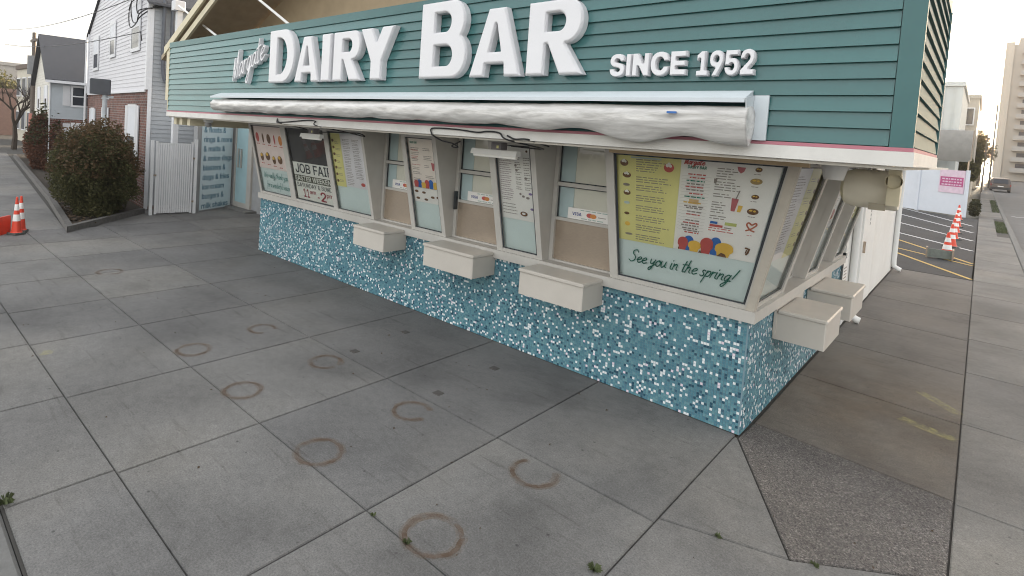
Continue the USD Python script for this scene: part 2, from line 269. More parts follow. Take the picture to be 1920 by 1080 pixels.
BRICK = usdkit.material(stage, '/World/Looks/brick', {'g': ('geometry', {}), 'sx': ('separate_xyz', {}), 'ad': ('math', {'math_type': 'add'}), 'cb': ('combine_xyz', {}),
    'k': ('brick_texture', {'color1': (.17, .062, .045), 'color2': (.085, .04, .034), 'mortar': (.23, .20, .18), 'scale': 1., 'mortar_size': .009, 'brick_width': .21, 'row_height': .075, 'bias': -.1}),
    'n': ('noise_texture', {'scale': 3., 'detail': 4.}), 'r': ('rgb_ramp', {'ramp': [(.3, (.75,) * 3), (.75, (1.3,) * 3)]}), 'm': ('vector_math', {'math_type': 'multiply'}), 'b': ('bump', {'strength': .6, 'distance': .01, 'invert': True}), 'p': ('principled_bsdf', {'roughness': .85})},
    [('g.position', 'sx.vector'), ('sx.x', 'ad.value1'), ('sx.y', 'ad.value2'), ('ad.value', 'cb.x'), ('sx.z', 'cb.y'), ('cb.vector', 'k.vector'), ('g.position', 'n.vector'), ('n.fac', 'r.fac'), ('k.color', 'm.vector1'), ('r.color', 'm.vector2'), ('m.vector', 'p.base_color'), ('k.fac', 'b.height'), ('b.normal', 'p.normal')], surface='p.BSDF')
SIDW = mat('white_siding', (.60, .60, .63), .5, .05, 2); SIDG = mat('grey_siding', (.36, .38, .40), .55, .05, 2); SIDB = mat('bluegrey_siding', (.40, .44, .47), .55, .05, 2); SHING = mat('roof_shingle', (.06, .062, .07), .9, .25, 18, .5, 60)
HTRIM = mat('house_trim', (.66, .67, .69), .5, .04); SHUT = mat('pale_shutter', (.55, .56, .58), .5, .04); HGLASS = mat('house_window_glass', (.03, .035, .045), .12, .1, 1, spec=.3); HBLIND = mat('house_window_blind', (.62, .64, .68), .5, .03)
TILE = usdkit.material(stage, '/World/Looks/mosaic_glass', {'g': ('geometry', {}), 'uv': ('uvmap', {'attribute': 'st'}), 'su': ('separate_xyz', {}),
    'r': ('rgb_ramp', {'interpolate': False, 'ramp': [(0, (.085, .205, .255)), (.26, (.105, .24, .285)), (.46, (.135, .27, .305)), (.62, (.075, .18, .235)), (.74, (.022, .07, .105)), (.805, (.045, .105, .15)), (.862, (.72, .75, .77)), (.982, (.74, .64, .72))]}),
    'n': ('noise_texture', {'scale': 1.3, 'detail': 3.}), 'rn': ('rgb_ramp', {'ramp': [(.3, (.85, .87, .88)), (.7, (1.12, 1.1, 1.08))]}), 'm': ('vector_math', {'math_type': 'multiply'}), 'p': ('principled_bsdf', {'roughness': .22, 'specular_ior_level': .5})},
    [('uv.UV', 'su.vector'), ('su.x', 'r.fac'), ('g.position', 'n.vector'), ('n.fac', 'rn.fac'), ('r.color', 'm.vector1'), ('rn.color', 'm.vector2'), ('m.vector', 'p.base_color')], surface='p.BSDF')
GROUT = mat('mosaic_grout', (.16, .24, .28), .8)
GREEN = mat('weed_leaf', (.055, .07, .025), .7, .4, 20)

# ------------------------------------------------------------------ ground
tag(obj(None, 'ground', MB().box(-260, 260, -120, 420, -.6, -.22), mat('far_ground', (.10, .10, .085), .95, .3, .2)), kind='structure')
KX = 2.42      # kerb line of the side street on the right
pave = tag(obj(None, 'pavement', MB().prism([(-60, -4.86), (KX + .0, -4.86), (KX, 200), (1.48, 200), (1.48, 12.0), (-.02, 12.0), (-.02, -.02), (-9.1, -.02), (-9.1, 2.1), (-15.0, 2.1), (-15.0, -.2), (-16, .0), (-60, 4.6)], -.2, -.018), JOINT), kind='structure')
G = .0055
def slab(poly, m, **kw):
    p = Polygon(poly).buffer(-G, join_style=2)
    if p.is_empty: return
    q = p.buffer(-.006, join_style=2)
    mb = MB()
    for g in getattr(p, 'geoms', [p]):
        mb.prism(g, -.05, -.004)
    mb.prism(q, -.004, 0.)
    obj(pave, 'slab', mb, m, **kw)
XS = [-.03, -1.44, -2.93, -4.40, -5.95, -7.25, -8.7, -10.1, -11.5, -12.9]
YS = [-4.848, -4.22, -3.14, -1.74, -.0]
for j in range(4):
    for i in range(len(XS) - 1):
        a, b = XS[i + 1], XS[i]
        if j < 2: a, b = a - .05 * (j == 0), b - .05 * (j == 0)
        y0, y1 = YS[j], YS[j + 1]
        slab([(a, y0), (b, y0), (b, y1), (a, y1)], CONC)
for i in range(8):      # the pavement going on along the street to the left
    x1, x0 = -12.9 - 3.0 * i, -15.9 - 3.0 * i; s = .1
    f = lambda x: max(0, -12.9 - x) * s
    slab([(x0, -4.84 + f(x0)), (x1, -4.84 + f(x1)), (x1, -3.66 + f(x1)), (x0, -3.66 + f(x0))], CONC); slab([(x0, -3.66 + f(x0)), (x1, -3.66 + f(x1)), (x1, -2.46 + f(x1)), (x0, -2.46 + f(x0))], CONC)
XL = [-9.1, -10.1, -11.5, -12.9, -14.9]
for i in range(4): slab([(XL[i + 1], .0), (XL[i], .0), (XL[i], 2.1), (XL[i + 1], 2.1)], CONC)
slab([(-14.9, -.42), (-12.9, -1.9), (-12.9, 0), (-14.9, 0)], CONC)
# round the corner: triangle, aggregate panel, strips along the side wall
slab([(-.03, -1.68), (.73, -1.42), (.0, -.05), (-.03, -.05)], CONC); slab([(0, -.05), (.73, -1.42), (1.478, -.86), (1.478, .28), (.1, .38), (.02, .38)], AGG, label='rough slab of exposed aggregate at the corner')
slab([(-.03, -3.14), (1.478, -3.14), (1.478, -.86), (.73, -1.42), (-.03, -1.68)], CONC)
for a, b in ((-4.82, -4.22), (-4.22, -3.14)): slab([(-.03, a), (1.48, a), (1.48, b), (-.03, b)], CONC)
yy = [.38, 2.15, 4.0, 5.9, 7.9, 9.9, 11.95]
for k in range(6):
    y0, y1 = yy[k], yy[k + 1]; slab([(0.02, y0), (1.48, y0 - .1), (1.48, y1 - .1 * (k < 5)), (0.02, y1)], CONC2)
ys = [-4.82, -3.3, -1.6, .24, 2.1, 4.05, 5.95, 8., 10., 12.] + [12 + 2.1 * k for k in range(1, 52)]
for k in range(len(ys) - 1):
    y0, y1 = ys[k], ys[k + 1]; w = 2.42 if y1 < 26.5 or y0 > 60 or 33.2 < y0 < 41 else 2.06
    slab([(1.48, y0), (w, y0), (w, y1), (1.48, y1)], CONC3)
STAIN = usdkit.material(stage, '/World/Looks/rust_stain', {'g': ('geometry', {}), 'n': ('noise_texture', {'scale': 7., 'detail': 5., 'roughness': .7}), 'r': ('rgb_ramp', {'ramp': [(.32, (.03,) * 3), (.62, (.80,) * 3)]}), 'd': ('principled_bsdf', {'base_color': (.050, .030, .017), 'roughness': .9}), 't': ('transparent_bsdf', {}), 'm': ('mix_closure', {})},
    [('g.position', 'n.vector'), ('n.fac', 'r.fac'), ('r.color', 'm.fac'), ('t.BSDF', 'm.closure1'), ('d.BSDF', 'm.closure2')], surface='m.closure')
STAIN2 = usdkit.material(stage, '/World/Looks/rust_halo', {'g': ('geometry', {}), 'n': ('noise_texture', {'scale': 5., 'detail': 5., 'roughness': .7}), 'r': ('rgb_ramp', {'ramp': [(.36, (.0,) * 3), (.7, (.45,) * 3)]}), 'd': ('principled_bsdf', {'base_color': (.075, .05, .03), 'roughness': .9}), 't': ('transparent_bsdf', {}), 'm': ('mix_closure', {})},
    [('g.position', 'n.vector'), ('n.fac', 'r.fac'), ('r.color', 'm.fac'), ('t.BSDF', 'm.closure1'), ('d.BSDF', 'm.closure2')], surface='m.closure')
rs = random.Random(3)
for n_, (x, y, r, a0, a1) in enumerate([(-4.82, -2.95, .165, 0, 360), (-3.58, -2.98, .165, 0, 360), (-2.23, -3.0, .175, 0, 360), (-.96, -2.97, .185, 0, 360), (-3.66, -2.0, .165, 30, 350), (-2.25, -2.0, .165, 60, 345), (-.92, -1.92, .17, 150, 400), (-4.98, -2.06, .15, 60, 330), (-8.72, -2.73, .17, 0, 300)]):
    th = np.radians(np.linspace(a0, a1, 40)); pts = [(x + (r + rs.uniform(-.006, .006)) * math.cos(t), y + (r + rs.uniform(-.006, .006)) * math.sin(t)) for t in th]
    ring = LineString(pts).buffer(.017)
    halo = LineString(pts).buffer(.036).difference(ring)
    obj(pave, 'rust_ring', MB().flat(ring, lambda v: np.c_[v, np.full(len(v), .0035)]), STAIN)
    obj(pave, 'rust_halo', MB().flat(halo, lambda v: np.c_[v, np.full(len(v), .003)]), STAIN2)
PATCH = mat('cover_iron', (.07, .065, .06), .8, .3, 40)
for x, y in [(-3.71, -1.58), (-2.35, -1.56), (-3.83, -.70), (-2.38, -.65)]:
    obj(pave, 'floor_cover', MB().cbox(x - .045, x + .045, y - .045, y + .045, -.01, .006, .004), PATCH)
YPAINT = usdkit.material(stage, '/World/Looks/worn_yellow_paint', {'g': ('geometry', {}), 'n': ('noise_texture', {'scale': 16., 'detail': 6., 'roughness': .8}), 'r': ('rgb_ramp', {'ramp': [(.44, (.0,) * 3), (.74, (.55,) * 3)]}), 'd': ('principled_bsdf', {'base_color': (.26, .24, .07), 'roughness': .8}), 't': ('transparent_bsdf', {}), 'm': ('mix_closure', {})},
    [('g.position', 'n.vector'), ('n.fac', 'r.fac'), ('r.color', 'm.fac'), ('t.BSDF', 'm.closure1'), ('d.BSDF', 'm.closure2')], surface='m.closure')
for pts, w in (([(1.12, 2.75), (1.46, 2.35)], .06), ([(1.02, 1.72), (1.46, 1.58)], .07), ([(-5.68, -4.1), (-5.56, -4.16)], .05)):
    obj(pave, 'paint_mark', MB().flat(LineString(pts).buffer(w, cap_style=2), lambda v: np.c_[v, np.full(len(v), .004)]), YPAINT)
rs = random.Random(11); mb = MB()
for k in range(70):      # scraps and dead leaf bits
    x, y = rs.uniform(-8, 1.4), rs.uniform(-4.3, -.3); a = rs.uniform(0, 6.3); s = rs.uniform(.006, .018)
    mb.add([(x + s * math.cos(a), y + s * math.sin(a), .004), (x - s * .5 * math.sin(a), y + s * .5 * math.cos(a), .012), (x - s * math.cos(a), y - s * math.sin(a), .004), (x + s * .5 * math.sin(a), y - s * .5 * math.cos(a), .005)], [[0, 1, 2, 3]])
obj(pave, 'litter_bits', mb, mat('dead_leaf', (.07, .045, .025), .9, .4, 50), kind='stuff')
tag(obj(None, 'kerb', MB().cbox(-60, 2.4, -5.0, -4.865, -.3, .0, .02), KERB), kind='structure')
tag(obj(None, 'front_road', MB().box(-60, 12, -14, -5.005, -.3, -.13), ROADM), kind='structure')
tag(obj(None, 'side_kerb', MB().cbox(KX + .01, KX + .19, -4.8, 200, -.3, .0, .02), KERB), kind='structure')
tag(obj(None, 'side_road', MB().box(KX + .195, 10.6, -4.8, 260, -.3, -.125), mat('side_road_asphalt', (.15, .15, .148), .9, .15, 8, .4, 200, dirt=.15)), kind='structure')
tag(obj(None, 'far_pavement', MB().box(10.6, 17, -4.8, 260, -.3, .0), KERB), kind='structure')
lot = tag(obj(None, 'parking_lot', MB().prism([(-16, 12.02), (1.45, 12.02), (1.47, 33.4), (.9, 33.6), (-16, 45)], -.2, -.002), ASPH), kind='structure')
WPAINT = mat('white_line', (.62, .63, .64), .7, .2, 25); YLINE = mat('yellow_line', (.50, .34, .08), .7, .25, 25)
for (xa, ya), (xb, yb) in [((-6, 46.5), (1.3, 28.4)), ((-6, 40.4), (1.35, 24.9)), ((-6, 34.0), (1.38, 21.5)), ((-6, 28.2), (1.41, 18.2))]:
    obj(lot, 'bay_line', MB().flat(LineString([(xa, ya), (xb, yb)]).buffer(.055, cap_style=2), lambda v: np.c_[v, np.full(len(v), .003)]), WPAINT)
for (xa, ya), (xb, yb) in [((-3, 23.2), (1.44, 15.0)), ((-3, 18.6), (1.44, 14.6)), ((-3, 19.9), (1.44, 12.1))]:
    obj(lot, 'yellow_line', MB().flat(LineString([(xa, ya), (xb, yb)]).buffer(.05, cap_style=2), lambda v: np.c_[v, np.full(len(v), .005)]), YLINE)
for x, y, L_ in ((2.9, 41, 1.6), (3.6, 41.8, .1)): obj('/World/side_road', 'road_marking', MB().box(x, x + L_, y, y + (.15 if L_ > 1 else 2.5), -.13, -.121), WPAINT)
rs = random.Random(5); mb = MB()
for k in range(1500):
    seg = rs.choice([(26.6, 33), (41, 59)]); x, y = rs.uniform(2.08, 2.40), rs.uniform(*seg); h = rs.uniform(.03, .09); a = rs.uniform(0, 6.3)
    mb.add([(x, y, -.02), (x + .03 * math.cos(a), y + .03 * math.sin(a), -.02), (x + .02 * math.cos(a) + rs.uniform(-.03, .03), y + rs.uniform(-.03, .03), h)], [[0, 1, 2]])
tag(obj(None, 'verge_grass', mb, GREEN), 'thin strips of grass between side pavement and kerb', 'grass', kind='stuff')

# ------------------------------------------------------------------ low sun haze down the street
HAZE = usdkit.material(stage, '/World/Looks/haze_air', {'v': ('principled_volume', {'color': (.96, .95, .93), 'density': .0009, 'anisotropy': .78})}, [], volume='v.volume')
tag(obj(None, 'haze', MB().box(-262, 262, -122, 422, -1.6, 46), HAZE), kind='stuff')
# ------------------------------------------------------------------ the dairy bar
OV, Z1, ZT, LF = 1.083, 2.563, 4.08, -11.17      # overhang, fascia bottom and top, left end of the fascia
XE = -9.11                                      # left end of the tiled front
bar = thing('dairy_bar', 'dairy bar kiosk with teal board fascia, slanted windows and blue mosaic base', 'building')
obj(bar, 'base_wall', MB().box(XE + .004, -.004, .004, .25, 0, 1.06).box(-.25, -.004, .25, 4.85, 0, 1.06).box(XE + .004, XE + .25, .25, 2.1, 0, 1.06), GROUT)
def tiles(L, H, fn, seed, x0=.0, skip=None):
    r = random.Random(seed); t = .0262; n, m = int(L / t), int(H / t); V, Fc = [], []
    g, d = .0012, .004
    I, J = np.meshgrid(np.arange(n), np.arange(m), indexing='ij'); I, J = I.ravel(), J.ravel()
    a0, a1, b0, b1 = I * t + g, (I + 1) * t - g, J * t + g, (J + 1) * t - g
    e = .0016; z = np.zeros(len(I)); jit = np.random.default_rng(seed).uniform(-.0006, .0006, len(I)); D = d + jit
    P = np.stack([np.stack([a0, b0, z], -1), np.stack([a1, b0, z], -1), np.stack([a1, b1, z], -1), np.stack([a0, b1, z], -1),
                  np.stack([a0 + e, b0 + e, D], -1), np.stack([a1 - e, b0 + e, D], -1), np.stack([a1 - e, b1 - e, D], -1), np.stack([a0 + e, b1 - e, D], -1)], 1)
    f = np.array([[4, 5, 6, 7], [0, 1, 5, 4], [1, 2, 6, 5], [2, 3, 7, 6], [3, 0, 4, 7]])
    Fc = (f[None] + 8 * np.arange(len(I))[:, None, None]).reshape(-1, 4)
    o = MB().add(fn(P.reshape(-1, 3)), Fc); o.uv = np.repeat(np.random.default_rng(seed + 100).random((len(I), 2)), 8, axis=0); return o
obj(bar, 'mosaic_tiles', tiles(9.105, 1.06, lambda p: np.stack([XE + p[:, 0], .004 - p[:, 2], p[:, 1]], -1), 1), TILE, kind='stuff')
obj(bar, 'mosaic_tiles', tiles(4.83, 1.06, lambda p: np.stack([-.004 + p[:, 2], .002 + p[:, 0], p[:, 1]], -1), 2), TILE, kind='stuff')
# sill
ZS, ZW, ZH = 1.06, 1.165, 2.54
obj(bar, 'sill', MB().prism([(XE - .03, -.05), (.05, -.05), (.05, 4.5), (-.16, 4.5), (-.16, .16), (XE - .03, .16)], ZS, ZW), FRAME)
# upper wall behind the bays, soffit, roof
obj(bar, 'upper_wall', MB().box(XE, -.2, .2, .3, ZW, ZH).box(-.3, -.2, .3, 4.85, ZW, ZH).box(XE, XE + .1, .3, 2.1, ZW, 2.6), FRAMEL)
obj(bar, 'side_wall', MB().box(-.25, -.004, 4.86, 11.5, 0, ZH).box(-.25, .012, 4.86, 5.0, .02, 1.15), mat('side_wall_paint', (.74, .74, .72), .55, .04, 2, dirt=.08))
obj(bar, 'soffit', MB().box(LF + .02, OV - .02, -OV + .02, .24, ZH, ZH + .02).box(-.2, OV - .02, .24, 5.2, ZH, ZH + .02), SOFF)
obj(bar, 'roof_deck', MB().box(LF + .03, .6, -OV + .05, 11.6, 2.86, 2.98), mat('roof_membrane', (.3, .3, .3), .8))
def lap_row(a0, a1, z0, z1, fn, lip=.014, e0=0, e1=0):
    return MB().hexa(fn(np.array([(a0, 0, z0), (a1, 0, z0), (a1, lip, z0), (a0, lip, z0), (a0 + e0, 0, z1), (a1 + e1, 0, z1), (a1 + e1, .002, z1), (a0 + e0, .002, z1)], float)))
ff = lambda p: np.stack([p[:, 0], -OV - p[:, 1], p[:, 2]], -1); fs_ = lambda p: np.stack([OV + p[:, 1], p[:, 0], p[:, 2]], -1)
fas = obj(bar, 'front_fascia', MB().box(LF, OV - .0, -OV + .002, -OV + .05, 2.68, ZT - .02), TEALT)
sfa = obj(bar, 'side_fascia', MB().box(OV - .05, OV - .002, -OV + .05, 1.25, 2.68, ZT - .02), TEALT)
NB = 12; PB = (3.965 - 2.685) / NB
for k in range(NB):
    z0 = 2.685 + k * PB
    obj(fas, 'siding_board', lap_row(LF + .03, OV - .105, z0, z0 + PB + .004, ff, .022), TEAL); obj(sfa, 'siding_board', lap_row(-OV + .03, 1.2, z0, z0 + PB + .004, fs_, .022), TEALS)
obj(fas, 'cap_board', MB().box(LF + .01, OV + .012, -OV - .018, -OV + .06, 3.972, ZT), TEALT); obj(sfa, 'cap_board', MB().box(OV - .06, OV + .018, -OV + .062, 1.26, 3.972, ZT), TEALT)
obj(fas, 'corner_board', MB().box(OV - .10, OV + .02, -OV - .02, -OV + .001, 2.68, 3.97).box(OV + .001, OV + .02, -OV + .002, -OV + .028, 2.68, 3.97), TEALT)
obj(sfa, 'end_trim', MB().box(OV - .05, OV + .027, 1.201, 1.25, 2.68, 3.97), TEALT)
obj(fas, 'end_trim', MB().box(LF - .012, LF + .025, -OV - .02, -OV + .05, 2.66, 3.97), CREAM)
obj(bar, 'white_band', MB().box(LF, OV + .03, -OV - .03, -OV + .03, Z1, 2.654).box(OV - .03, OV + .03, -OV + .031, 1.25, Z1, 2.654), TRIMW)
obj(bar, 'pink_band', MB().box(LF, OV + .024, -OV - .024, -OV + .03, 2.655, 2.679).box(OV - .03, OV + .024, -OV + .031, 1.25, 2.655, 2.679), PINK)
obj(bar, 'soffit_trim', MB().box(-1.32, .42, -.40, -.345, 2.50, 2.54), mat('tan_trim', (.48, .36, .22), .55))

# slanted window bays; a runs along the wall, out is away from it
CANT = .33
class Wall:
    def __init__(s, side): s.side = side
    def __call__(s, p):
        p = np.asarray(p, float).reshape(-1, 3)
        return np.stack([p[:, 1], p[:, 0], p[:, 2]], -1) if s.side else np.stack([p[:, 0], -p[:, 1], p[:, 2]], -1)
FR, SD = Wall(False), Wall(True)
def cz(t): return ZW + t * (ZH - ZW)
NB_ = math.hypot(CANT, ZH - ZW); NO, NZ = (ZH - ZW) / NB_, -CANT / NB_
def cp_(a, t, d): return (a, CANT * t + d * NO, cz(t) + d * NZ)       # point on the slanted plane, d proud of it
def bar_(mb, w, b0, b1, t0, t1, d0, d1, u0=None, u1=None):
    u0, u1 = b0 if u0 is None else u0, b1 if u1 is None else u1
    mb.hexa(w([cp_(b0, t0, d0), cp_(b1, t0, d0), cp_(b1, t0, d1), cp_(b0, t0, d1), cp_(u0, t1, d0), cp_(u1, t1, d0), cp_(u1, t1, d1), cp_(u0, t1, d1)]))
def lerp(a, b, t): return a + (b - a) * t
class Pane:
    def __init__(s, w, b0, b1, u0, u1): s.w, s.b0, s.b1, s.u0, s.u1 = w, b0, b1, u0, u1
    def at(s, d):
        def fn(v):
            u, t = v[:, 0], .03 + v[:, 1] * .94
            a = (s.b0 + (s.u0 - s.b0) * t) * (1 - u) + (s.b1 + (s.u1 - s.b1) * t) * u
            return s.w(np.stack([a, CANT * t + d * NO, cz(t) + d * NZ], -1))
        return fn
UNIT = sbox(0, 0, 1, 1)
def bay(w, a0, a1, panes, sh0=0, sh1=0, cheek0=True, cheek1=True):
    """panes: (b0, b1) at the sill; sh0, sh1 shift the bay's ends at the top."""
    mb = MB(); edges = [a0] + [x for p in panes for x in p] + [a1]
    S = lambda a: lerp(sh0, sh1, (a - a0) / (a1 - a0)) if a in (a0, a1) else (sh1 if sh1 and a > a1 - .2 else sh0 if sh0 and a < a0 + .25 else 0)
    for i in range(0, len(edges), 2):
        b0, b1 = edges[i], edges[i + 1]; bar_(mb, w, b0, b1, 0, 1, -.05, .012, b0 + S(b0), b1 + S(b1))
    for b0, b1 in panes:
        for t0, t1 in ((0, .03), (.97, 1)): bar_(mb, w, b0 + S(b0) * t0, b1 + S(b1) * t0, t0, t1, -.05, .01, b0 + S(b0) * t1, b1 + S(b1) * t1)
    for on, a, sh, sg in ((cheek0, a0, sh0, 1), (cheek1, a1, sh1, -1)):
        if on:
            a = a + sg * .003; q = a + sg * .025
            mb.hexa(w([(a, 0, ZW), (q, 0, ZW), (q, -.19, ZW), (a, -.19, ZW), (a, CANT, ZH), (q, CANT, ZH), (q, -.19, ZH), (a, -.19, ZH)]))
    o = obj(bar, 'window_bay', mb, FRAME); out = []
    for b0, b1 in panes:
        P = Pane(w, b0, b1, b0 + S(b0), b1 + S(b1)); out.append(P); e, eh = .022 / (b1 - b0), .012
        gk = UNIT.difference(sbox(e, eh, 1 - e, 1 - eh)); obj(o, 'gasket', MB().flat(gk, P.at(-.004)), GASKET)
        obj(o, 'pane', MB().flat(UNIT, P.at(-.014)), GLASS)
    return o, out
_, (PA, PB_, PC) = bay(FR, XE, -5.46, [(-9.04, -7.92), (-7.76, -6.54), (-6.42, -5.52)])
_, (PD,) = bay(FR, -4.58, -3.88, [(-4.50, -3.95)])
_, (PE,) = bay(FR, -2.97, -2.28, [(-2.88, -2.35)])
_, (PF,) = bay(FR, -1.40, -.02, [(-1.31, -.06)], 0, CANT, True, False)
_, (PG,) = bay(SD, .02, 1.08, [(.06, .98)], -CANT, 0, False, True)
_, (PH,) = bay(SD, 2.02, 2.72, [(2.10, 2.64)])
_, (PI_,) = bay(SD, 3.66, 4.40, [(3.74, 4.32)])
obj(bar, 'corner_post', MB().hexa([(-.04, .04, ZW), (-.04, -.03, ZW), (.03, -.03, ZW), (.03, .04, ZW), (-.04 + CANT, .04 - CANT, ZH), (-.04 + CANT, -.03 - CANT, ZH), (.03 + CANT, -.03 - CANT, ZH), (.03 + CANT, .04 - CANT, ZH)]), mat('corner_post_paint', (.42, .385, .33), .5))
# backings behind the panes: aqua film low down, dark room behind one
D0 = -.03
for P in (PA, PC, PD, PE, PF, PG, PH, PI_): obj(bar, 'window_film', MB().flat(UNIT, P.at(D0 - .012)), FILM)
obj(bar, 'dark_backing', MB().flat(UNIT, PB_.at(D0 - .012)), DKGLASS)
# serving windows
def serving(w, a0, a1, rail=.665, steel=.37, mirror=False):
    zs, zr = cz(steel), cz(rail); o0, o1 = -.16, -.12
    B = lambda mb, x0, x1, oa, ob, z0, z1: mb.hexa(w([(x0, oa, z0), (x1, oa, z0), (x1, ob, z0), (x0, ob, z0), (x0, oa, z1), (x1, oa, z1), (x1, ob, z1), (x0, ob, z1)]))
    mb = MB(); B(mb, a0, a0 + .05, -.19, o1 + .01, ZW, ZH); B(mb, a1 - .05, a1, -.19, o1 + .01, ZW, ZH); B(mb, a0 + .05, a1 - .05, -.19, o1, zs - .02, zs + .015); B(mb, a0 + .05, a1 - .05, -.19, o1, zr - .022, zr + .022); B(mb, a0 + .05, a1 - .05, -.19, o1 + .01, ZW, ZW + .02)
    s = obj(bar, 'serving_window', mb, FRAME)
    mb = MB(); B(mb, a0 + .05, a1 - .05, -.15, -.142, ZW + .02, zs - .02); obj(s, 'steel_panel', mb, STEEL)
    for za, zb in ((zs + .015, zr - .022), (zr + .022, ZH)):
        mb = MB(); B(mb, a0 + .05, a1 - .05, -.185, -.18, za, zb); obj(s, 'blind', mb, BLIND)
        gq = MB().add(w([(a0 + .05, -.155, za), (a1 - .05, -.155, za), (a1 - .05, -.155, zb), (a0 + .05, -.155, zb)]), [[0, 1, 2, 3]]); obj(s, 'pane', gq, GLASS2)
        mb = MB(); B(mb, a0 + .055, a0 + .055 + (a1 - a0) * .22, -.178, -.174, za, zb); obj(s, 'side_blind', mb, mat('pale_blue_blind', (.50, .60, .61), .6, .04, 2))
        mb = MB(); B(mb, a0 + .05, a0 + .062, -.16, -.15, za, zb); B(mb, a0 + .062, a1 - .05, -.16, -.15, zb - .012 if zb < ZH else za, zb if zb < ZH else za + .012); obj(s, 'gasket', mb, GASKET)
    return zs
SV = [(-5.46, -4.58), (-3.88, -2.97), (-2.28, -1.40)]
for a0, a1 in SV: serving(FR, a0, a1)
for a0, a1 in ((1.08, 2.02), (2.72, 3.66)): serving(SD, a0, a1)
obj(serving and '/World/dairy_bar/serving_window_001', 'handle', MB().box(-3.845, -3.825, .06, .12, 1.55, 1.80), GASKET)
# counters
for x0, x1 in ((-5.42, -4.68), (-3.88, -2.98), (-2.30, -1.46)):
    c = obj(bar, 'counter', MB().cbox(x0 + .012, x1 - .012, -.435, -.002, .84, 1.098, .008), LAM); obj(c, 'counter_top', MB().cbox(x0, x1, -.452, -.05, 1.10, 1.132, .012), LAM)
for y0, y1 in ((.80, 1.60), (2.25, 3.15)):
    c = obj(bar, 'counter', MB().cbox(.002, .455, y0 + .012, y1 - .012, .73, .998, .008), LAM); obj(c, 'counter_top', MB().cbox(.034, .47, y0, y1, 1.0, 1.032, .012), LAM)
obj(bar, 'apron', MB().box(.006, .03, .8, 1.95, .78, 1.06).box(.006, .03, 2.3, 3.6, .78, 1.06), LAM)
# white side door, downspouts
dr = obj(bar, 'side_door', MB().box(-.004, .025, 6.2, 7.6, .04, 2.25), mat('side_door_paint', (.76, .76, .74), .45, .03)); obj(dr, 'handle', MB().box(.025, .06, 6.3, 6.34, 1.0, 1.2), STEEL)
mb = MB()
for k in range(6): mb.box(.026, .029, 6.86, 6.94, 1.45 + .075 * k, 1.5 + .075 * k)
obj(dr, 'notice_print', mb, mat('faint_grey', (.36, .36, .35), .6), label='faint grey lettering down the white door')
for y in (5.3, 11.4): obj(bar, 'downspout', MB().tube([(.05, y, 2.5), (.05, y, .25), (.06, y, .12), (.16, y + .0, .06), (.2, y, .05)], .055, 10), WHITE, smooth=40)
# side entrance on the left: panel wall, door, brackets
P0, P1 = np.array([-14.1, .8]), np.array([-14.75, 2.0]); pd = (P1 - P0) / np.linalg.norm(P1 - P0); pn = np.array([pd[1], -pd[0]]); pn = pn if pn @ (CAM[:2] - P0) > 0 else -pn
def pw(a, o, z): q = P0 + pd * a + pn * o; return (q[0], q[1], z)
PLn = float(np.linalg.norm(P1 - P0))
def hx(fn, a0, a1, o0, o1, z0, z1): return [fn(a0, o0, z0), fn(a1, o0, z0), fn(a1, o1, z0), fn(a0, o1, z0), fn(a0, o0, z1), fn(a1, o0, z1), fn(a1, o1, z1), fn(a0, o1, z1)]
obj(bar, 'entrance_wall', MB().hexa(hx(pw, -.12, PLn, -.12, 0, 0, 2.75)).box(-14.8, XE, 2.08, 2.2, 0, 2.75), mat('entrance_wall_paint', (.33, .34, .35), .6))
dd_ = obj(bar, 'entrance_door', MB().box(-14.66, -14.58, 2.02, 2.08, .06, 2.6).box(-13.86, -13.62, 2.02, 2.08, .06, 2.6).box(-14.58, -13.86, 2.02, 2.08, .06, .2).box(-14.58, -13.86, 2.02, 2.08, 2.5, 2.6), FRAME)
obj(dd_, 'pane', MB().box(-14.58, -13.86, 2.04, 2.05, .2, 2.5), mat('door_pale_film', (.36, .52, .56), .25, .05)); obj(dd_, 'handle', MB().box(-14.40, -14.37, 1.98, 2.02, 1.2, 1.75).box(-14.22, -14.19, 1.98, 2.02, 1.2, 1.75), FRAMEL)
obj(bar, 'door_step', MB().cbox(-14.7, -13.3, 1.75, 2.1, 0, .06, .01), KERB)
for x in (-11.05, -10.75, -10.35): obj(bar, 'soffit_joist', MB().box(x, x + .14, -1.0, .6, 2.40, 2.539), CREAM)
# gable roof behind the sign
gx, gz, sl = -11.75, 3.90, .48; pk = gx + 6.2
roof = obj(bar, 'gable_roof', MB().hexa([(gx - .3, -.95, gz - .30), (pk, -.95, gz + 6.2 * sl - .155), (pk, 9, gz + 6.2 * sl - .155), (gx - .3, 9, gz - .30), (gx - .3, -.95, gz - .20), (pk, -.95, gz + 6.2 * sl - .05), (pk, 9, gz + 6.2 * sl - .05), (gx - .3, 9, gz - .20)]).xf(lambda v: v + [0, 0, .18])
    .hexa([(pk, -.95, gz + 6.2 * sl + .025), (2 * pk - gx, -.95, gz + .025), (2 * pk - gx, 9, gz + .025), (pk, 9, gz + 6.2 * sl + .025), (pk, -.95, gz + 6.2 * sl + .13), (2 * pk - gx, -.95, gz + .13), (2 * pk - gx, 9, gz + .13), (pk, 9, gz + 6.2 * sl + .13)]), mat('roof_soffit_tan', (.36, .29, .20), .8))
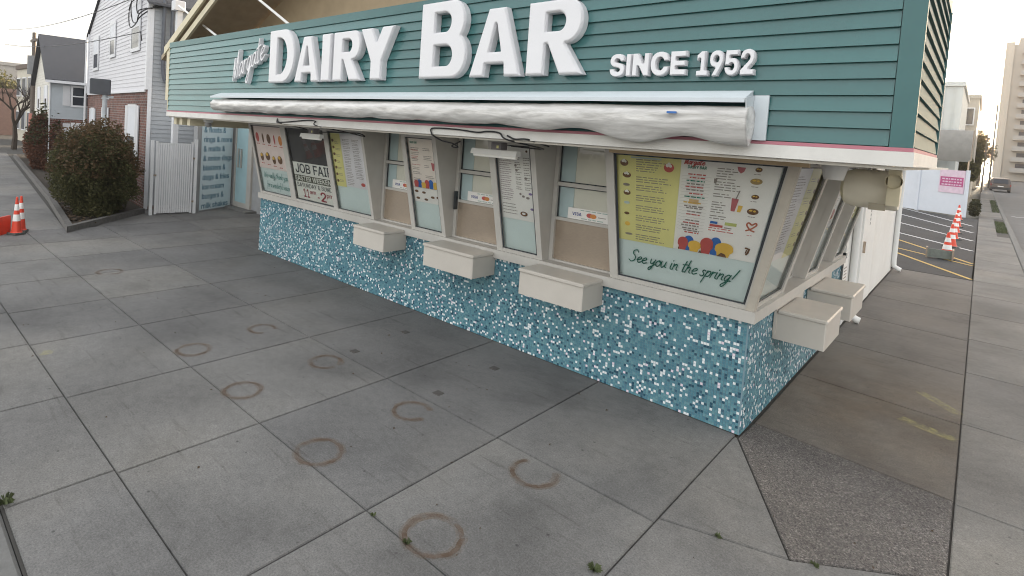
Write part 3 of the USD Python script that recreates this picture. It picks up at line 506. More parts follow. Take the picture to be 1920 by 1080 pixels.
def barge(y0, y1, dz0, dz1, xo): return MB().hexa([(gx + xo, y0, gz + dz0), (pk, y0, gz + (pk - gx - xo) * sl + dz0), (pk, y1, gz + (pk - gx - xo) * sl + dz0), (gx + xo, y1, gz + dz0), (gx + xo, y0, gz + dz1), (pk, y0, gz + (pk - gx - xo) * sl + dz1), (pk, y1, gz + (pk - gx - xo) * sl + dz1), (gx + xo, y1, gz + dz1)])
obj(roof, 'barge_board', barge(-1.0, -.952, -.02, .14, -.02), CREAM); obj(roof, 'barge_board', barge(-.95, -.90, -.16, -.022, .16), CREAM)
obj(roof, 'gable_post', MB().box(gx + .10, gx + .22, -.98, -.86, 2.9, gz + .1), CREAM)
obj(bar, 'gable_wall', MB().hexa([(gx + .2, .3, 2.9), (-.5, .3, 2.9), (-.5, .4, 2.9), (gx + .2, .4, 2.9), (gx + .2, .3, gz), (-.5, .3, gz + 5.0), (-.5, .4, gz + 5.0), (gx + .2, .4, gz)]).v and MB().add([(gx + .2, .3, 2.9), (2 * pk - gx - .2, .3, 2.9), (2 * pk - gx - .2, .3, gz), (pk, .3, gz + 6 * sl), (gx + .2, .3, gz)], [[0, 1, 2], [0, 2, 3], [0, 3, 4]]), TAN)
for a, b in (((-9.05, -1.0, 4.06), (-13.95, .05, 5.38)), ((-6.5, -1.0, 4.06), (-8.95, -.93, 5.22))):
    obj(bar, 'stay_rod', MB().tube([a, b], .022, 8), WHITE)

# ------------------------------------------------------------------ sign lettering on the fascia
SF = (np.array([0, -OV - .017, 0.]), np.array([1., 0, 0]), np.array([0, 0, 1.]), np.array([0, -1., 0]))
def lD(w, h, s, sv=None):
    sv = sv or s * .52
    def half(x0, y0, x1, y1): r = (y1 - y0) / 2; rx = min(x1 - x0, r * .85); return unary_union([sbox(x0, y0, x1 - rx, y1), affinity.scale(Point(x1 - rx, (y0 + y1) / 2).buffer(1, 24), rx, r)])
    return half(0, 0, w, h).difference(sbox(-9, -9, 0, 9)).difference(half(s, sv, w - s * .92, h - sv).difference(sbox(-9, -9, s, 9)))
def lA(w, h, s):
    a = Polygon([(0, 0), (s * 1.0, 0), (w * .33, h * .22), (w * .67, h * .22), (w - s, 0), (w, 0), (w * .66, h), (w * .34, h)]); lo = Polygon([(s * 1.0, 0), (w - s, 0), (w * .70, h * .16), (w * .30, h * .16)])
    return Polygon([(0, 0), (w, 0), (w * .66, h), (w * .34, h)]).difference(Polygon([(s * 1.0, -.01), (w - s * 1.0, -.01), (w * .675, h * .19), (w * .325, h * .19)])).difference(Polygon([(w * .39, h * .36), (w * .61, h * .36), (w * .5, h * .80)]))
def lR(w, h, s):
    b = lD(w * .96, h * .58, s * .95, h * .165); b = affinity.translate(b, 0, h * .42)
    return unary_union([b, sbox(0, 0, s, h), Polygon([(w * .36, h * .45), (w * .66, h * .45), (w, 0), (w - s * 1.15, 0)])])
def lB(w, h, s): return unary_union([affinity.translate(lD(w * .94, h * .55, s * .97, h * .15), 0, h * .45), lD(w, h * .58, s, h * .155)])
def lY(w, h, s): return unary_union([sbox(w / 2 - s / 2, 0, w / 2 + s / 2, h * .5), Polygon([(0, h), (s * 1.05, h), (w * .5 + s * .5, h * .42), (w * .5 - s * .5, h * .36)]), Polygon([(w, h), (w - s * 1.05, h), (w * .5 - s * .5, h * .42), (w * .5 + s * .5, h * .36)])])
def letter(parent, name, g, d=.075, bev=.022, steps=5):
    g = g.buffer(.006).buffer(-.006); mb = MB().solid(g, SF, 0, d)
    for k in range(1, steps + 1):
        q = g.buffer(-bev * k / steps * (1 if k < steps else 1)); mb.solid(q, SF, d + .022 * (1 - (1 - (k - 1) / steps) ** 2) - .001, d + .022 * (1 - (1 - k / steps) ** 2))
    return obj(parent, name, mb, LETTER)
sg = thing('sign_lettering', 'big white raised capital letters reading DAIRY BAR on the teal fascia', 'sign')
for nm, fn, x0, x1, h, s in (('letter_d', lD, -6.77, -6.03, .79, .24), ('letter_a', lA, -6.02, -5.38, .64, .20), ('letter_i', None, -5.33, -5.11, .64, .2), ('letter_r', lR, -5.05, -4.43, .64, .215), ('letter_y', lY, -4.46, -3.80, .64, .22), ('letter_b', lB, -3.34, -2.62, .83, .235), ('letter_a', lA, -2.57, -1.90, .68, .205), ('letter_r', lR, -1.84, -1.22, .68, .21)):
    g = sbox(0, 0, x1 - x0, h) if fn is None else fn(x1 - x0, h, s)
    letter(sg, nm, affinity.translate(g, x0, 3.18))
mg = thing('script_sign', 'small white raised script word Margate slanting up left of DAIRY', 'sign')
g = affinity.scale(script('Margate', .085, .12, .05), 1, 1); a, b, c, d = g.bounds
g = affinity.scale(g, 1.10 / (c - a), .205, origin=(0, 0)); g = affinity.affine_transform(g, [1, 0, .31, 1, 0, 0]); a, b, c, d = g.bounds
letter(mg, 'lettering', affinity.translate(g, -8.05 - a, 3.24), .05, .006, 2)
sc = thing('since_sign', 'white raised letters reading SINCE 1952 at the right of the fascia', 'sign')
def wline(txt, x0, x1, y, h):
    x, gs = 0, []
    for ch in txt:
        g = sbox(.05, 0, .33, 1) if ch == 'I' else tgeom(ch, 1., 900); a, b, c, d = g.bounds; gs.append(affinity.translate(g, x - a, 0)); x += c - a + .07
    q = h / 1.0; k = (x1 - x0) / (x - .07)
    return [affinity.translate(affinity.scale(g, k, q, origin=(0, 0)), x0, y) for g in gs]
for ch, g in zip('SINCE', wline('SINCE', -.97, -.32, 3.155, .185)): letter(sc, 'letter_' + ch.lower(), g, .04, .006, 2)
for ch, g in zip('1952', wline('1952', -.24, .17, 3.145, .185)): letter(sc, 'digit', g, .04, .006, 2)

# ------------------------------------------------------------------ awning in its wrap, lamps and cables on the fascia
aw = thing('rolled_awning', 'rolled up awning wrapped in baggy clear plastic under a white hood', 'awning')
HX0, HX1 = -8.6, .17
AD = .21
HOODM = mat('hood_paint', (.55, .60, .63), .4, .04)
obj(aw, 'hood', MB().hexa([(HX0, -OV - AD, 2.955), (HX1, -OV - AD, 2.955), (HX1, -OV - .03, 2.995), (HX0, -OV - .03, 2.995), (HX0, -OV - AD, 2.967), (HX1, -OV - AD, 2.967), (HX1, -OV - .03, 3.035), (HX0, -OV - .03, 3.035)]).box(HX0, HX1, -OV - AD - .008, -OV - AD - .001, 2.935, 2.967), HOODM)
pl = [(-OV - AD - .008, 2.968), (-OV - .03, 3.0), (-OV - .03, 2.68), (-OV - .085, 2.68)]
obj(aw, 'end_bracket', MB().add([(HX1 + .001, y, z) for y, z in pl] + [(HX1 + .012, y, z) for y, z in pl], [[0, 3, 2, 1], [4, 5, 6, 7], [0, 1, 5, 4], [1, 2, 6, 5], [2, 3, 7, 6], [3, 0, 4, 7]]).box(HX1 + .013, HX1 + .11, -OV - .044, -OV - .024, 2.68, 3.0), HOODM)
WRAP = usdkit.material(stage, '/World/Looks/plastic_wrap', {'g': ('geometry', {}), 'mp': ('mapping', {'rotation': (0, .5, 0), 'scale': (.7, 3.5, 5.)}), 'n': ('noise_texture', {'scale': 3.2, 'detail': 7., 'roughness': .65, 'distortion': .6}), 'r': ('rgb_ramp', {'ramp': [(.34, (.36, .35, .335)), (.66, (.60, .59, .57))]}), 'b': ('bump', {'strength': .45, 'distance': .02}), 'p': ('principled_bsdf', {'roughness': .2, 'specular_ior_level': .7, 'coat_weight': .5})},
    [('g.position', 'mp.vector'), ('mp.vector', 'n.vector'), ('n.fac', 'r.fac'), ('r.color', 'p.base_color'), ('n.fac', 'b.height'), ('b.normal', 'p.normal')], surface='p.BSDF')
nx, nt = 420, 40; X = np.linspace(HX0 + .05, HX1 + .03, nx); T = np.linspace(0, 2 * PI, nt, endpoint=False)
XX, TT = np.meshgrid(X, T, indexing='ij'); base = np.stack([XX * 1.1 + TT * .35, np.cos(TT) * 1.3, np.sin(TT) * 1.3], -1)
nz = meshkit.fbm(base * 1.7, 5, 3) - .5; fold = meshkit.noise(np.stack([XX * 5 + TT * 1.4, TT * 0, TT * 0], -1), 9) - .5
Rr = .100 + .020 * nz + .010 * (meshkit.fbm(np.stack([XX * 9 + TT * 2.2, np.cos(TT) * 3, np.sin(TT) * 3], -1), 3, 17) - .5) + .012 * fold * (np.sin(TT) < .4)
sag = np.interp(XX, [HX0, -2.5, -1.2, -.6, -.15, .2], [.0, .012, .03, .075, .085, .05]) * np.clip(-np.sin(TT), 0, 1) ** 1.5 * (1 + .6 * np.sin(XX * 6.5))
V = np.stack([XX, -OV - .135 + Rr * np.cos(TT), 2.815 + (Rr + sag) * np.sin(TT)], -1)
i, j = np.meshgrid(np.arange(nx - 1), np.arange(nt), indexing='ij'); Fq = np.stack([i * nt + j, i * nt + (j + 1) % nt, (i + 1) * nt + (j + 1) % nt, (i + 1) * nt + j], -1).reshape(-1, 4)
mb = MB().add(V.reshape(-1, 3), Fq)
for k0 in (0, nx - 1): mb.f.append(np.array([[k0 * nt, k0 * nt + k, k0 * nt + k + 1] for k in range(1, nt - 1)]))
obj(aw, 'wrapped_roll', mb, WRAP, smooth=True)
obj(aw, 'tape', MB().box(-.36, -.29, -OV - .262, -OV - .242, 2.845, 2.86), BLUE)
def cable(pts, r=.009): return MB().tube(spline(pts, 8), r, 6)
def lamp(x0, x1, lab, loops):
    t = thing('tube_lamp', lab, 'lamp', group=None); y = -.62; z = 2.405
    obj(t, 'housing', MB().hexa([(x0, y - .05, z - .03), (x1, y - .05, z - .03), (x1, y + .05, z - .03), (x0, y + .05, z - .03), (x0, y - .03, z + .03), (x1, y - .03, z + .03), (x1, y + .03, z + .03), (x0, y + .03, z + .03)]), WHITE)
    obj(t, 'lens', MB().tube([(x0 + .02, y, z - .04), (x1 - .02, y, z - .04)], .022, 10), mat('lamp_lens', (.85, .84, .80), .3, .01), smooth=40)
    xm = (x0 + x1) / 2; obj(t, 'ballast', MB().box(xm - .02, xm + .12, y - .05, y + .06, z + .032, 2.52), mat('ballast_grey', (.16, .15, .16), .5)); obj(t, 'ballast_sticker', MB().box(xm + .06, xm + .09, y - .054, y - .051, z + .05, z + .08), YEL)
    for c in loops: obj(t, 'cable', cable(c), BLACK)
yF = -OV - .045
lamp(-6.66, -6.10, 'slim white tube lamp under the soffit above the JOB FAIR window', [[(-6.55, yF, 2.62), (-6.5, yF, 2.585), (-6.2, yF, 2.60), (-5.75, yF, 2.635), (-5.5, yF, 2.63), (-5.47, yF, 2.57), (-5.3, -.7, 2.50), (-5.05, -.6, 2.46), (-5.2, -.6, 2.5), (-5.6, -.6, 2.49), (-6.2, -.6, 2.47)], [(-6.55, yF, 2.64), (-6.56, yF, 2.58), (-6.45, yF, 2.575), (-6.4, -.7, 2.50)]])
lamp(-2.94, -2.28, 'slim white tube lamp with dark ballast under the soffit between two serving windows', [[(-3.12, yF, 2.55), (-3.14, yF, 2.62), (-3.0, yF, 2.635), (-2.7, yF, 2.63), (-2.45, yF, 2.615), (-2.3, yF, 2.63), (-2.15, yF, 2.62), (-2.05, yF, 2.56), (-1.9, -.8, 2.50), (-2.0, -.6, 2.48), (-2.4, -.6, 2.49)], [(-3.13, yF, 2.56), (-3.10, -1.0, 2.50), (-3.0, -.9, 2.47), (-3.02, -.8, 2.43), (-3.12, -.8, 2.44), (-3.08, -.7, 2.5)], [(-2.05, yF, 2.60), (-1.95, yF, 2.57), (-1.8, yF, 2.575), (-1.7, -.9, 2.52)]])
dl = thing('dome_lamp', 'white cone shaped soffit lamp at the side of the corner window', 'lamp', (.47, .35, 0)); obj(dl, 'shade', MB().lathe([(.001, 2.44), (.05, 2.43), (.075, 2.40), (.10, 2.50), (.11, 2.538)][::1], 20), WHITE, smooth=40); obj(dl, 'rim', MB().lathe([(.112, 2.535), (.135, 2.536), (.135, 2.52), (.112, 2.519)], 20), TRIMW)
dl = thing('bulb_lamp', 'small round white lamp under the left end of the soffit', 'lamp', (-9.95, -.75, 0)); obj(dl, 'base', MB().lathe([(.001, 2.538), (.09, 2.538), (.09, 2.50), (.06, 2.48)], 16), WHITE); obj(dl, 'bulb', MB().lathe([(.055, 2.48), (.07, 2.44), (.05, 2.40), (.001, 2.385)], 16), mat('bulb_grey', (.3, .3, .3), .3), smooth=True)
hb = thing('barrel_heater', 'cream barrel shaped fixture with round bracket hung under the right end of the soffit', 'heater', (.74, .72, 2.335))
Rx = np.array([[0, 0, 1.], [0, 1, 0], [-1, 0, 0]])
obj(hb, 'drum', MB().lathe([(.001, -.26), (.10, -.255), (.150, -.225), (.170, -.16), (.175, .0), (.175, .15), (.165, .17), (.001, .17)], 28, R=Rx), mat('drum_cream', (.74, .69, .57), .45, .08, 4), smooth=40)
obj(hb, 'bracket', MB().box(.10, .19, -.235, -.205, -.12, .19), CREAM); obj(hb, 'knob', MB().lathe([(.001, -.05), (.05, -.05), (.06, -.02), (.06, .02)], 16, (.145, -.24, .09), np.array([[1, 0, 0], [0, 0, -1.], [0, 1, 0]]) * 1.), CREAM, smooth=40); obj(hb, 'slot_cover', MB().box(-.02, .10, -.225, -.205, -.17, -.11), mat('slot_tan', (.36, .32, .24), .5)); obj(hb, 'hanger', MB().box(-.08, -.05, -.02, .02, .165, .205).box(.05, .08, -.02, .02, .165, .205), TRIMW)

# ------------------------------------------------------------------ printed sheets in the windows
def sheet(name, P, rect, m, label, cat='menu', d=D0): return top(name, MB().flat(sbox(*rect) if isinstance(rect, tuple) else rect, P.at(d)), m, label, cat)
def prints(parent, name, P, geoms, m, d=D0 + .003, **kw):
    mb = MB()
    for g in geoms: mb.flat(g, P.at(d))
    return obj(parent, name, mb, m, **kw)
def ell(x, y, rx, ry): return affinity.scale(Point(x, y).buffer(1, 8), rx, ry)
r1 = random.Random(21)
def blocks(P, parent, x0, x1, rows, m=INK, h=.006, name='print_lines'):
    gs = []
    for y, n, w in rows:
        for k in range(n):
            gs += dashes(x0, x0 + (x1 - x0) * w * r1.uniform(.7, 1), y - k * .018, h, r1, .008, (.012, .06))
    return prints(parent, name, P, gs, m, kind='stuff')
# corner window
y_ = sheet('menu_sheet', PF, (.008, .305, .432, .995), YEL, 'yellow sundae menu sheet in the left half of the corner window')
blocks(PF, y_, .145, .40, [(.955, 4, .8), (.885, 2, .6), (.820, 3, 1), (.755, 3, .9), (.675, 3, 1), (.595, 3, .8), (.515, 3, .85), (.44, 3, 1), (.362, 3, .95)])
prints(y_, 'heading_print', PF, [sbox(.11, .965, .31, .977)], mat('pale_blue_print', (.42, .50, .52), .6))
for px, py, rx, ry, m in ((.063, .925, .028, .026, BRN), (.36, .915, .032, .034, RED), (.08, .832, .03, .022, BRN), (.076, .755, .025, .011, INK), (.08, .692, .026, .02, BRN), (.077, .612, .022, .011, mat('pale_blue_print', None)), (.076, .526, .02, .011, BRN), (.08, .442, .02, .017, GOLD), (.09, .36, .03, .009, INK)):
    prints(y_, 'dish_picture', PF, [ell(px, py, rx, ry)], m)
    if ry > .019: prints(y_, 'dish_picture', PF, [ell(px - rx * .3, py + ry * .5, rx * .35, ry * .4), ell(px + rx * .3, py + ry * .4, rx * .3, ry * .35), ell(px, py + ry * .85, rx * .3, ry * .3)], PAPER, D0 + .005)
w_ = sheet('menu_sheet', PF, (.433, .308, .975, .995), PAPER, 'white main menu sheet with painted cups at its foot, right half of the corner window')
prints(w_, 'heading_print', PF, [fit(affinity.scale(script('Margate', .16, .2), .02, .02, origin=(0, 0)), .45, .575, .955)], RED); prints(w_, 'heading_print', PF, [fit(tgeom('DAIRY BAR', .022, 800), .475, .585, .925)], GRN)
lines = [(.88, 1, RED), (.856, 0, RED), (.833, 0, GRN), (.81, 0, INK), (.788, 0, RED), (.766, 0, INK), (.74, 2, RED), (.715, 0, GRN), (.672, 0, GOLD), (.645, 0, INK), (.632, 0, INK), (.606, 0, INK), (.585, 0, RED), (.54, 0, INK), (.52, 2, RED), (.50, 0, INK), (.478, 0, INK), (.462, 0, INK), (.448, 0, RED)]
for yv, st, m in lines:
    g = dashes(.47 + r1.uniform(0, .03), .60 - r1.uniform(0, .02), yv, .009, r1, .006, (.01, .04)); prints(w_, 'print_lines', PF, g, m, kind='stuff')
prints(w_, 'print_lines', PF, [sbox(.445, .87 - .0235 * k, .62, .8712 - .0235 * k) for k in range(18)], mat('hair_line', (.36, .33, .31), .6), kind='stuff')
prints(w_, 'picture_box', PF, [sbox(.505, .668, .565, .703)], mat('peach_print', (.62, .42, .20), .6))
blocks(PF, w_, .645, .80, [(.94, 5, .75), (.845, 4, 1), (.76, 2, .7), (.70, 5, .55), (.60, 2, .8)]); blocks(PF, w_, .65, .83, [(.51, 2, 1)], RED)
prints(w_, 'drink_picture', PF, [Polygon([(.755, .745), (.795, .742), (.785, .652), (.762, .654)])], mat('rose_ink', (.42, .12, .13), .5)); prints(w_, 'drink_picture', PF, [Polygon([(.80, .70), (.825, .698), (.818, .652), (.798, .653)])], GOLD); prints(w_, 'drink_picture', PF, [LineString([(.778, .74), (.79, .80)]).buffer(.003)], INK)
prints(w_, 'drink_picture', PF, [Polygon([(.75, .965), (.795, .962), (.79, .935), (.775, .92), (.758, .938)])], mat('rose_ink', None)); prints(w_, 'drink_picture', PF, [Polygon([(.635, .87), (.655, .868), (.652, .835), (.638, .836)])], INK)
prints(w_, 'banner_print', PF, [sbox(.655, .545, .70, .563)], BLUE); prints(w_, 'banner_print', PF, [sbox(.655, .523, .735, .541)], RED); prints(w_, 'banner_print', PF, [sbox(.745, .545, .815, .568)], mat('lime_ink', (.42, .45, .15), .6)); prints(w_, 'banner_print', PF, [sbox(.745, .523, .79, .53)], INK)
for px, py, rx, ry, m in ((.862, .955, .018, .016, BRN), (.864, .875, .032, .021, mat('ochre_ink', (.34, .24, .10), .6, .3, 40)), (.878, .77, .021, .016, BRN), (.885, .668, .032, .022, BRN)):
    prints(w_, 'dish_picture', PF, [ell(px, py, rx, ry)], m); prints(w_, 'dish_picture', PF, [ell(px - rx * .35, py + ry * .3, rx * .3, ry * .3), ell(px + rx * .3, py + ry * .2, rx * .25, ry * .3)], GOLD, D0 + .005); prints(w_, 'print_lines', PF, dashes(px - .02, px + .02, py - ry - .018, .004, r1, .004, (.01, .02)), INK, kind='stuff')
prints(w_, 'pretzel_picture', PF, [LineString(spline([(.875, .53), (.90, .545), (.925, .575), (.918, .59), (.90, .575), (.88, .588), (.872, .57), (.895, .54), (.92, .53)])).buffer(.005)], mat('pretzel_ink', (.40, .12, .07), .5)); prints(w_, 'print_lines', PF, dashes(.885, .915, .497, .004, r1, .004, (.008, .02)), RED, kind='stuff')
prints(w_, 'churro_picture', PF, [LineString([(.90, .405), (.922, .40), (.918, .37), (.912, .36)]).buffer(.006), LineString([(.908, .39), (.906, .37)]).buffer(.004)], BRN)
def cup(cx, w, h, m, z, base=.312):
    g = unary_union([Polygon([(cx - w * .32, base), (cx + w * .32, base), (cx + w * .42, base + h * .5), (cx - w * .42, base + h * .5)]), ell(cx, base + h * .62, w * .5, h * .38), ell(cx - w * .2, base + h * .5, w * .3, h * .25), ell(cx + w * .22, base + h * .5, w * .3, h * .25)]).intersection(sbox(.433, base, .975, 1))
    prints(w_, 'cup_picture', PF, [g], m, D0 + z)
cup(.535, .07, .115, BLUE, .003); cup(.497, .07, .10, RED, .005); cup(.578, .085, .085, GOLD, .007); cup(.712, .075, .135, BLUE, .003); cup(.657, .085, .122, RED, .005); cup(.772, .115, .105, GOLD, .007)
prints(w_, 'cup_picture', PF, [Polygon([(.735, .312), (.80, .312), (.785, .335), (.76, .342)])], BRN, D0 + .009); prints(w_, 'cup_picture', PF, [Polygon([(.61, .312), (.635, .312), (.622, .337)]), Polygon([(.47, .312), (.478, .312), (.474, .33), (.468, .33)])], BRN, D0 + .009)
t_ = top('window_lettering', MB().flat(affinity.affine_transform(place(script('See you in the spring!', .085, .32, .05), .085, .135, .905, .05), [1, 0, 0, 1, 0, 0]), PF.at(D0 + .002)), mat('dark_green_vinyl', (.012, .105, .075), .4), 'dark green script reading See you in the spring! across the foot of the corner window', 'lettering')
# first window on the left: food pictures
a_ = sheet('menu_sheet', PA, (.01, .36, .99, .995), mat('blush_paper', (.72, .62, .59), .6, .05), 'blush sheet of snack pictures in the leftmost slanted window')
for k in range(5): prints(a_, 'snack_picture', PA, [ell(.12 + .19 * k, .82 - .006 * k, (.055, .03, .065, .025, .06)[k], .07)], (RED, BRN, BRN, RED, mat('orange_ink', (.55, .22, .06), .6))[k])
for k in range(5): prints(a_, 'print_lines', PA, dashes(.07 + .19 * k, .17 + .19 * k, .72 - .006 * k, .012, r1, .01, (.03, .06)), RED, kind='stuff')
for k in range(4): prints(a_, 'snack_picture', PA, [ell(.17 + .2 * k, .53 - .015 * k + (.03 if k % 2 else 0), .075 if k % 2 else .055, .06)], BRN); prints(a_, 'snack_picture', PA, [ell(.16 + .2 * k, .56 - .015 * k + (.03 if k % 2 else 0), .04, .025)], GOLD, D0 + .005); prints(a_, 'print_lines', PA, dashes(.12 + .2 * k, .22 + .2 * k, .43 - .012 * k, .012, r1, .01, (.03, .06)), RED, kind='stuff')
top('window_lettering', MB().flat(unary_union([place(script('We really thank you', .09, .3, .05), .12, .22, .93, .045), place(script('for a wonderful season', .09, .3, .05), .16, .075, .95, .045)]), PA.at(D0 + .002)), mat('faded_green_vinyl', (.13, .28, .26), .5), 'faded green thank you script at the foot of the leftmost window', 'lettering')
# job fair banner
j_ = sheet('job_fair_banner', PB_, (.02, .01, .99, .53), mat('banner_vinyl', (.72, .72, .67), .5, .03), 'white JOB FAIR banner with dark Easter weekend stripe in the dark window', 'banner')
clip = sbox(.02, 0, .985, 1); INKD = mat('charcoal_ink', (.03, .035, .04), .5)
prints(j_, 'heading_print', PB_, [fit(tgeom('JOB FAIR', .125, 600), .08, 1.03, .385).intersection(clip)], INKD); prints(j_, 'dark_stripe', PB_, [sbox(.02, .262, .99, .352)], mat('olive_black', (.05, .055, .03), .5)); prints(j_, 'stripe_print', PB_, [fit(tgeom('EASTER WEEKEND', .066, 700), .04, 1.05, .276).intersection(clip)], mat('banner_vinyl', None), D0 + .005)
prints(j_, 'day_print', PB_, [fit(tgeom('SATURDAY & SUNDAY', .058, 500), .06, 1.10, .185).intersection(clip)], INKD)
MAR = mat('maroon_ink', (.26, .03, .045), .5)
prints(j_, 'time_print', PB_, [fit(tgeom('11', .12, 600), .20, .36, .045), fit(tgeom('am', .06, 600), .38, .535, .105), fit(tgeom('-', .1, 700), .57, .62, .035), fit(tgeom('2', .13, 600), .65, .79, .03), fit(tgeom('pm', .06, 600), .81, .965, .10)], MAR)
# third window: pale menu with yellow strip
c_ = sheet('menu_sheet', PC, (.01, .30, .32, .97), YEL, 'narrow yellow menu sheet beside the JOB FAIR window'); blocks(PC, c_, .14, .30, [(.86, 2, .8), (.78, 2, .8), (.7, 2, .8), (.62, 2, .8), (.54, 2, .8), (.46, 2, .8), (.38, 2, .8)])
for k in range(7): prints(c_, 'dish_picture', PC, [ell(.08, .88 - .085 * k, .035, .018)], BRN)
c2 = sheet('menu_sheet', PC, (.325, .315, .955, .97), mat('lilac_paper', (.68, .66, .68), .6, .03), 'pale lilac price list sheet next to the narrow yellow sheet'); blocks(PC, c2, .38, .62, [(.90 - .045 * k, 2, .9) for k in range(13)]); blocks(PC, c2, .66, .92, [(.90 - .045 * k, 2, .85) for k in range(11)]); prints(c2, 'cone_picture', PC, [ell(.83, .365, .06, .022)], RED)
# fourth window
d_ = sheet('menu_sheet', PD, (.02, .455, .985, .985), mat('warm_paper', (.74, .67, .61), .6, .03), 'warm white menu with red and blue ice cups at its foot, between two serving windows')
prints(d_, 'heading_print', PD, [fit(tgeom('DAIRY BAR', .022, 800), .10, .36, .93)], GRN); blocks(PD, d_, .10, .45, [(.88, 2, .9), (.83, 2, .9), (.76, 2, .8), (.67, 2, .9), (.62, 2, .9), (.55, 2, .9)], INK); blocks(PD, d_, .10, .45, [(.855, 1, .9), (.79, 2, .8), (.70, 1, .9)], RED); blocks(PD, d_, .55, .92, [(.88, 2, .9), (.80, 3, .8), (.70, 2, .5), (.59, 2, .9)])
prints(d_, 'drink_picture', PD, [Polygon([(.80, .74), (.92, .735), (.89, .655), (.83, .657)])], mat('rose_ink', None))
for cx, m, h, z in ((.30, BLUE, .085, .003), (.18, RED, .075, .005), (.45, GOLD, .06, .006), (.72, BLUE, .095, .003), (.58, RED, .09, .005), (.88, GOLD, .075, .006)): prints(d_, 'cup_picture', PD, [unary_union([ell(cx, .46 + h * .6, .085, h * .4), Polygon([(cx - .06, .457), (cx + .06, .457), (cx + .08, .46 + h * .5), (cx - .08, .46 + h * .5)])])], m, D0 + z)
d2 = sheet('menu_sheet', PD, (.03, .295, .985, .45), PAPER, 'small white sheet of side dish pictures below the ice cup menu')
for px, py in ((.15, .41), (.42, .405), (.18, .335), (.48, .33), (.73, .365), (.93, .37)): prints(d2, 'dish_picture', PD, [ell(px, py, .07, .013)], BRN)
top('yellow_tag', MB().flat(sbox(.93, .24, .985, .46), PD.at(D0 + .004)), YEL, 'narrow yellow strip taped at the right edge of the ice cup window', 'paper strip')
# fifth window: price list
e_ = sheet('menu_sheet', PE, (.015, .30, .985, .985), PAPER, 'long white price list in the slanted window left of the third serving window')
prints(e_, 'heading_print', PE, [sbox(.1, .92, .6, .93)], RED); blocks(PE, e_, .06, .44, [(.90 - .04 * k, 2, .95) for k in range(11)], mat('mauve_ink', (.30, .22, .24), .6)); blocks(PE, e_, .50, .70, [(.88 - .045 * k, 2, .9) for k in range(7)]); blocks(PE, e_, .74, .95, [(.88 - .045 * k, 2, .9) for k in range(7)]); blocks(PE, e_, .07, .6, [(.44 - .03 * k, 1, .9) for k in range(4)])
for px, py, rx, m in ((.66, .365, .10, BRN), (.52, .81, .035, INK), (.54, .765, .035, INK), (.78, .70, .04, INK), (.60, .55, .03, INK), (.68, .53, .04, INK), (.80, .52, .05, INK), (.88, .56, .05, mat('lilac_ink', (.20, .14, .3), .6)), (.90, .42, .05, mat('lilac_ink', None)), (.85, .945, .03, BRN)): prints(e_, 'small_picture', PE, [ell(px, py, rx, .022 if rx > .09 else .011)], m)
prints(e_, 'small_picture', PE, [ell(.66, .368, .05, .011)], PAPER, D0 + .006)
top('yellow_tag', MB().flat(sbox(.93, .22, .985, .31), PE.at(D0 + .004)), YEL, 'short yellow strip taped at the right edge of the price list window', 'paper strip')
# side windows
g_ = sheet('menu_sheet', PG, (.05, .30, .60, .99), mat('lilac_paper', None), 'pale grey price list in the side window next to the corner post'); blocks(PG, g_, .10, .55, [(.92 - .04 * k, 2, .9) for k in range(14)])
g2 = sheet('menu_sheet', PG, (.61, .29, .97, .99), YEL, 'yellow menu sheet at the far edge of the first side window'); blocks(PG, g2, .66, .88, [(.9 - .085 * k, 2, .8) for k in range(7)])
for k in range(7): prints(g2, 'dish_picture', PG, [ell(.92, .89 - .085 * k, .03, .018)], BRN)
h_ = sheet('menu_sheet', PH, (.03, .42, .97, .98), PAPER, 'white menu sheet in the middle slanted window of the side wall'); blocks(PH, h_, .1, .8, [(.9 - .05 * k, 2, .9) for k in range(8)]); prints(h_, 'dish_picture', PH, [ell(.6, .55, .2, .05)], RED)
i_ = sheet('menu_sheet', PI_, (.03, .42, .97, .98), YEL, 'yellow menu sheet in the last slanted window of the side wall'); blocks(PI_, i_, .1, .8, [(.9 - .05 * k, 2, .9) for k in range(8)])
# card stickers on the serving windows
zs = cz(.37) + .017
for n_, (a0, a1) in enumerate(SV):
    f2 = lambda d: (lambda v: np.stack([a0 + .062 + v[:, 0] * (a1 - a0 - .12), np.full(len(v), .150 - d), zs + v[:, 1] * .13], -1))
    s_ = top('card_sticker', MB().flat(sbox(.18, 0, 1, 1), f2(0)), PAPER, ('white card payment strip in the serving window right of the lilac price list', 'white card payment strip in the serving window with the dark pull handle', 'white card payment strip in the serving window beside the corner window')[n_], 'sticker')
    def pr(nm, g, m, d=.002): obj(s_, nm, MB().flat(g, f2(d)), m)
    pr('card_print', fit(tgeom('VISA', .28, 800), .26, .42, .35), mat('navy_ink', (.03, .05, .22), .5)); pr('card_print', ell(.56, .5, .055, .2), RED); pr('card_print', ell(.62, .48, .055, .2), mat('orange_ink', None), .003); pr('card_print', sbox(.70, .42, .83, .48), INK); pr('card_print', sbox(.89, .25, .98, .65), mat('sky_ink', (.06, .24, .40), .5)); pr('card_print', unary_union(dashes(.40, .85, .82, .08, r1, .02, (.04, .1))), mat('faint_green', (.32, .42, .38), .6)); pr('card_print', unary_union(dashes(.42, .80, .10, .08, r1, .02, (.04, .1))), mat('faint_green', None))
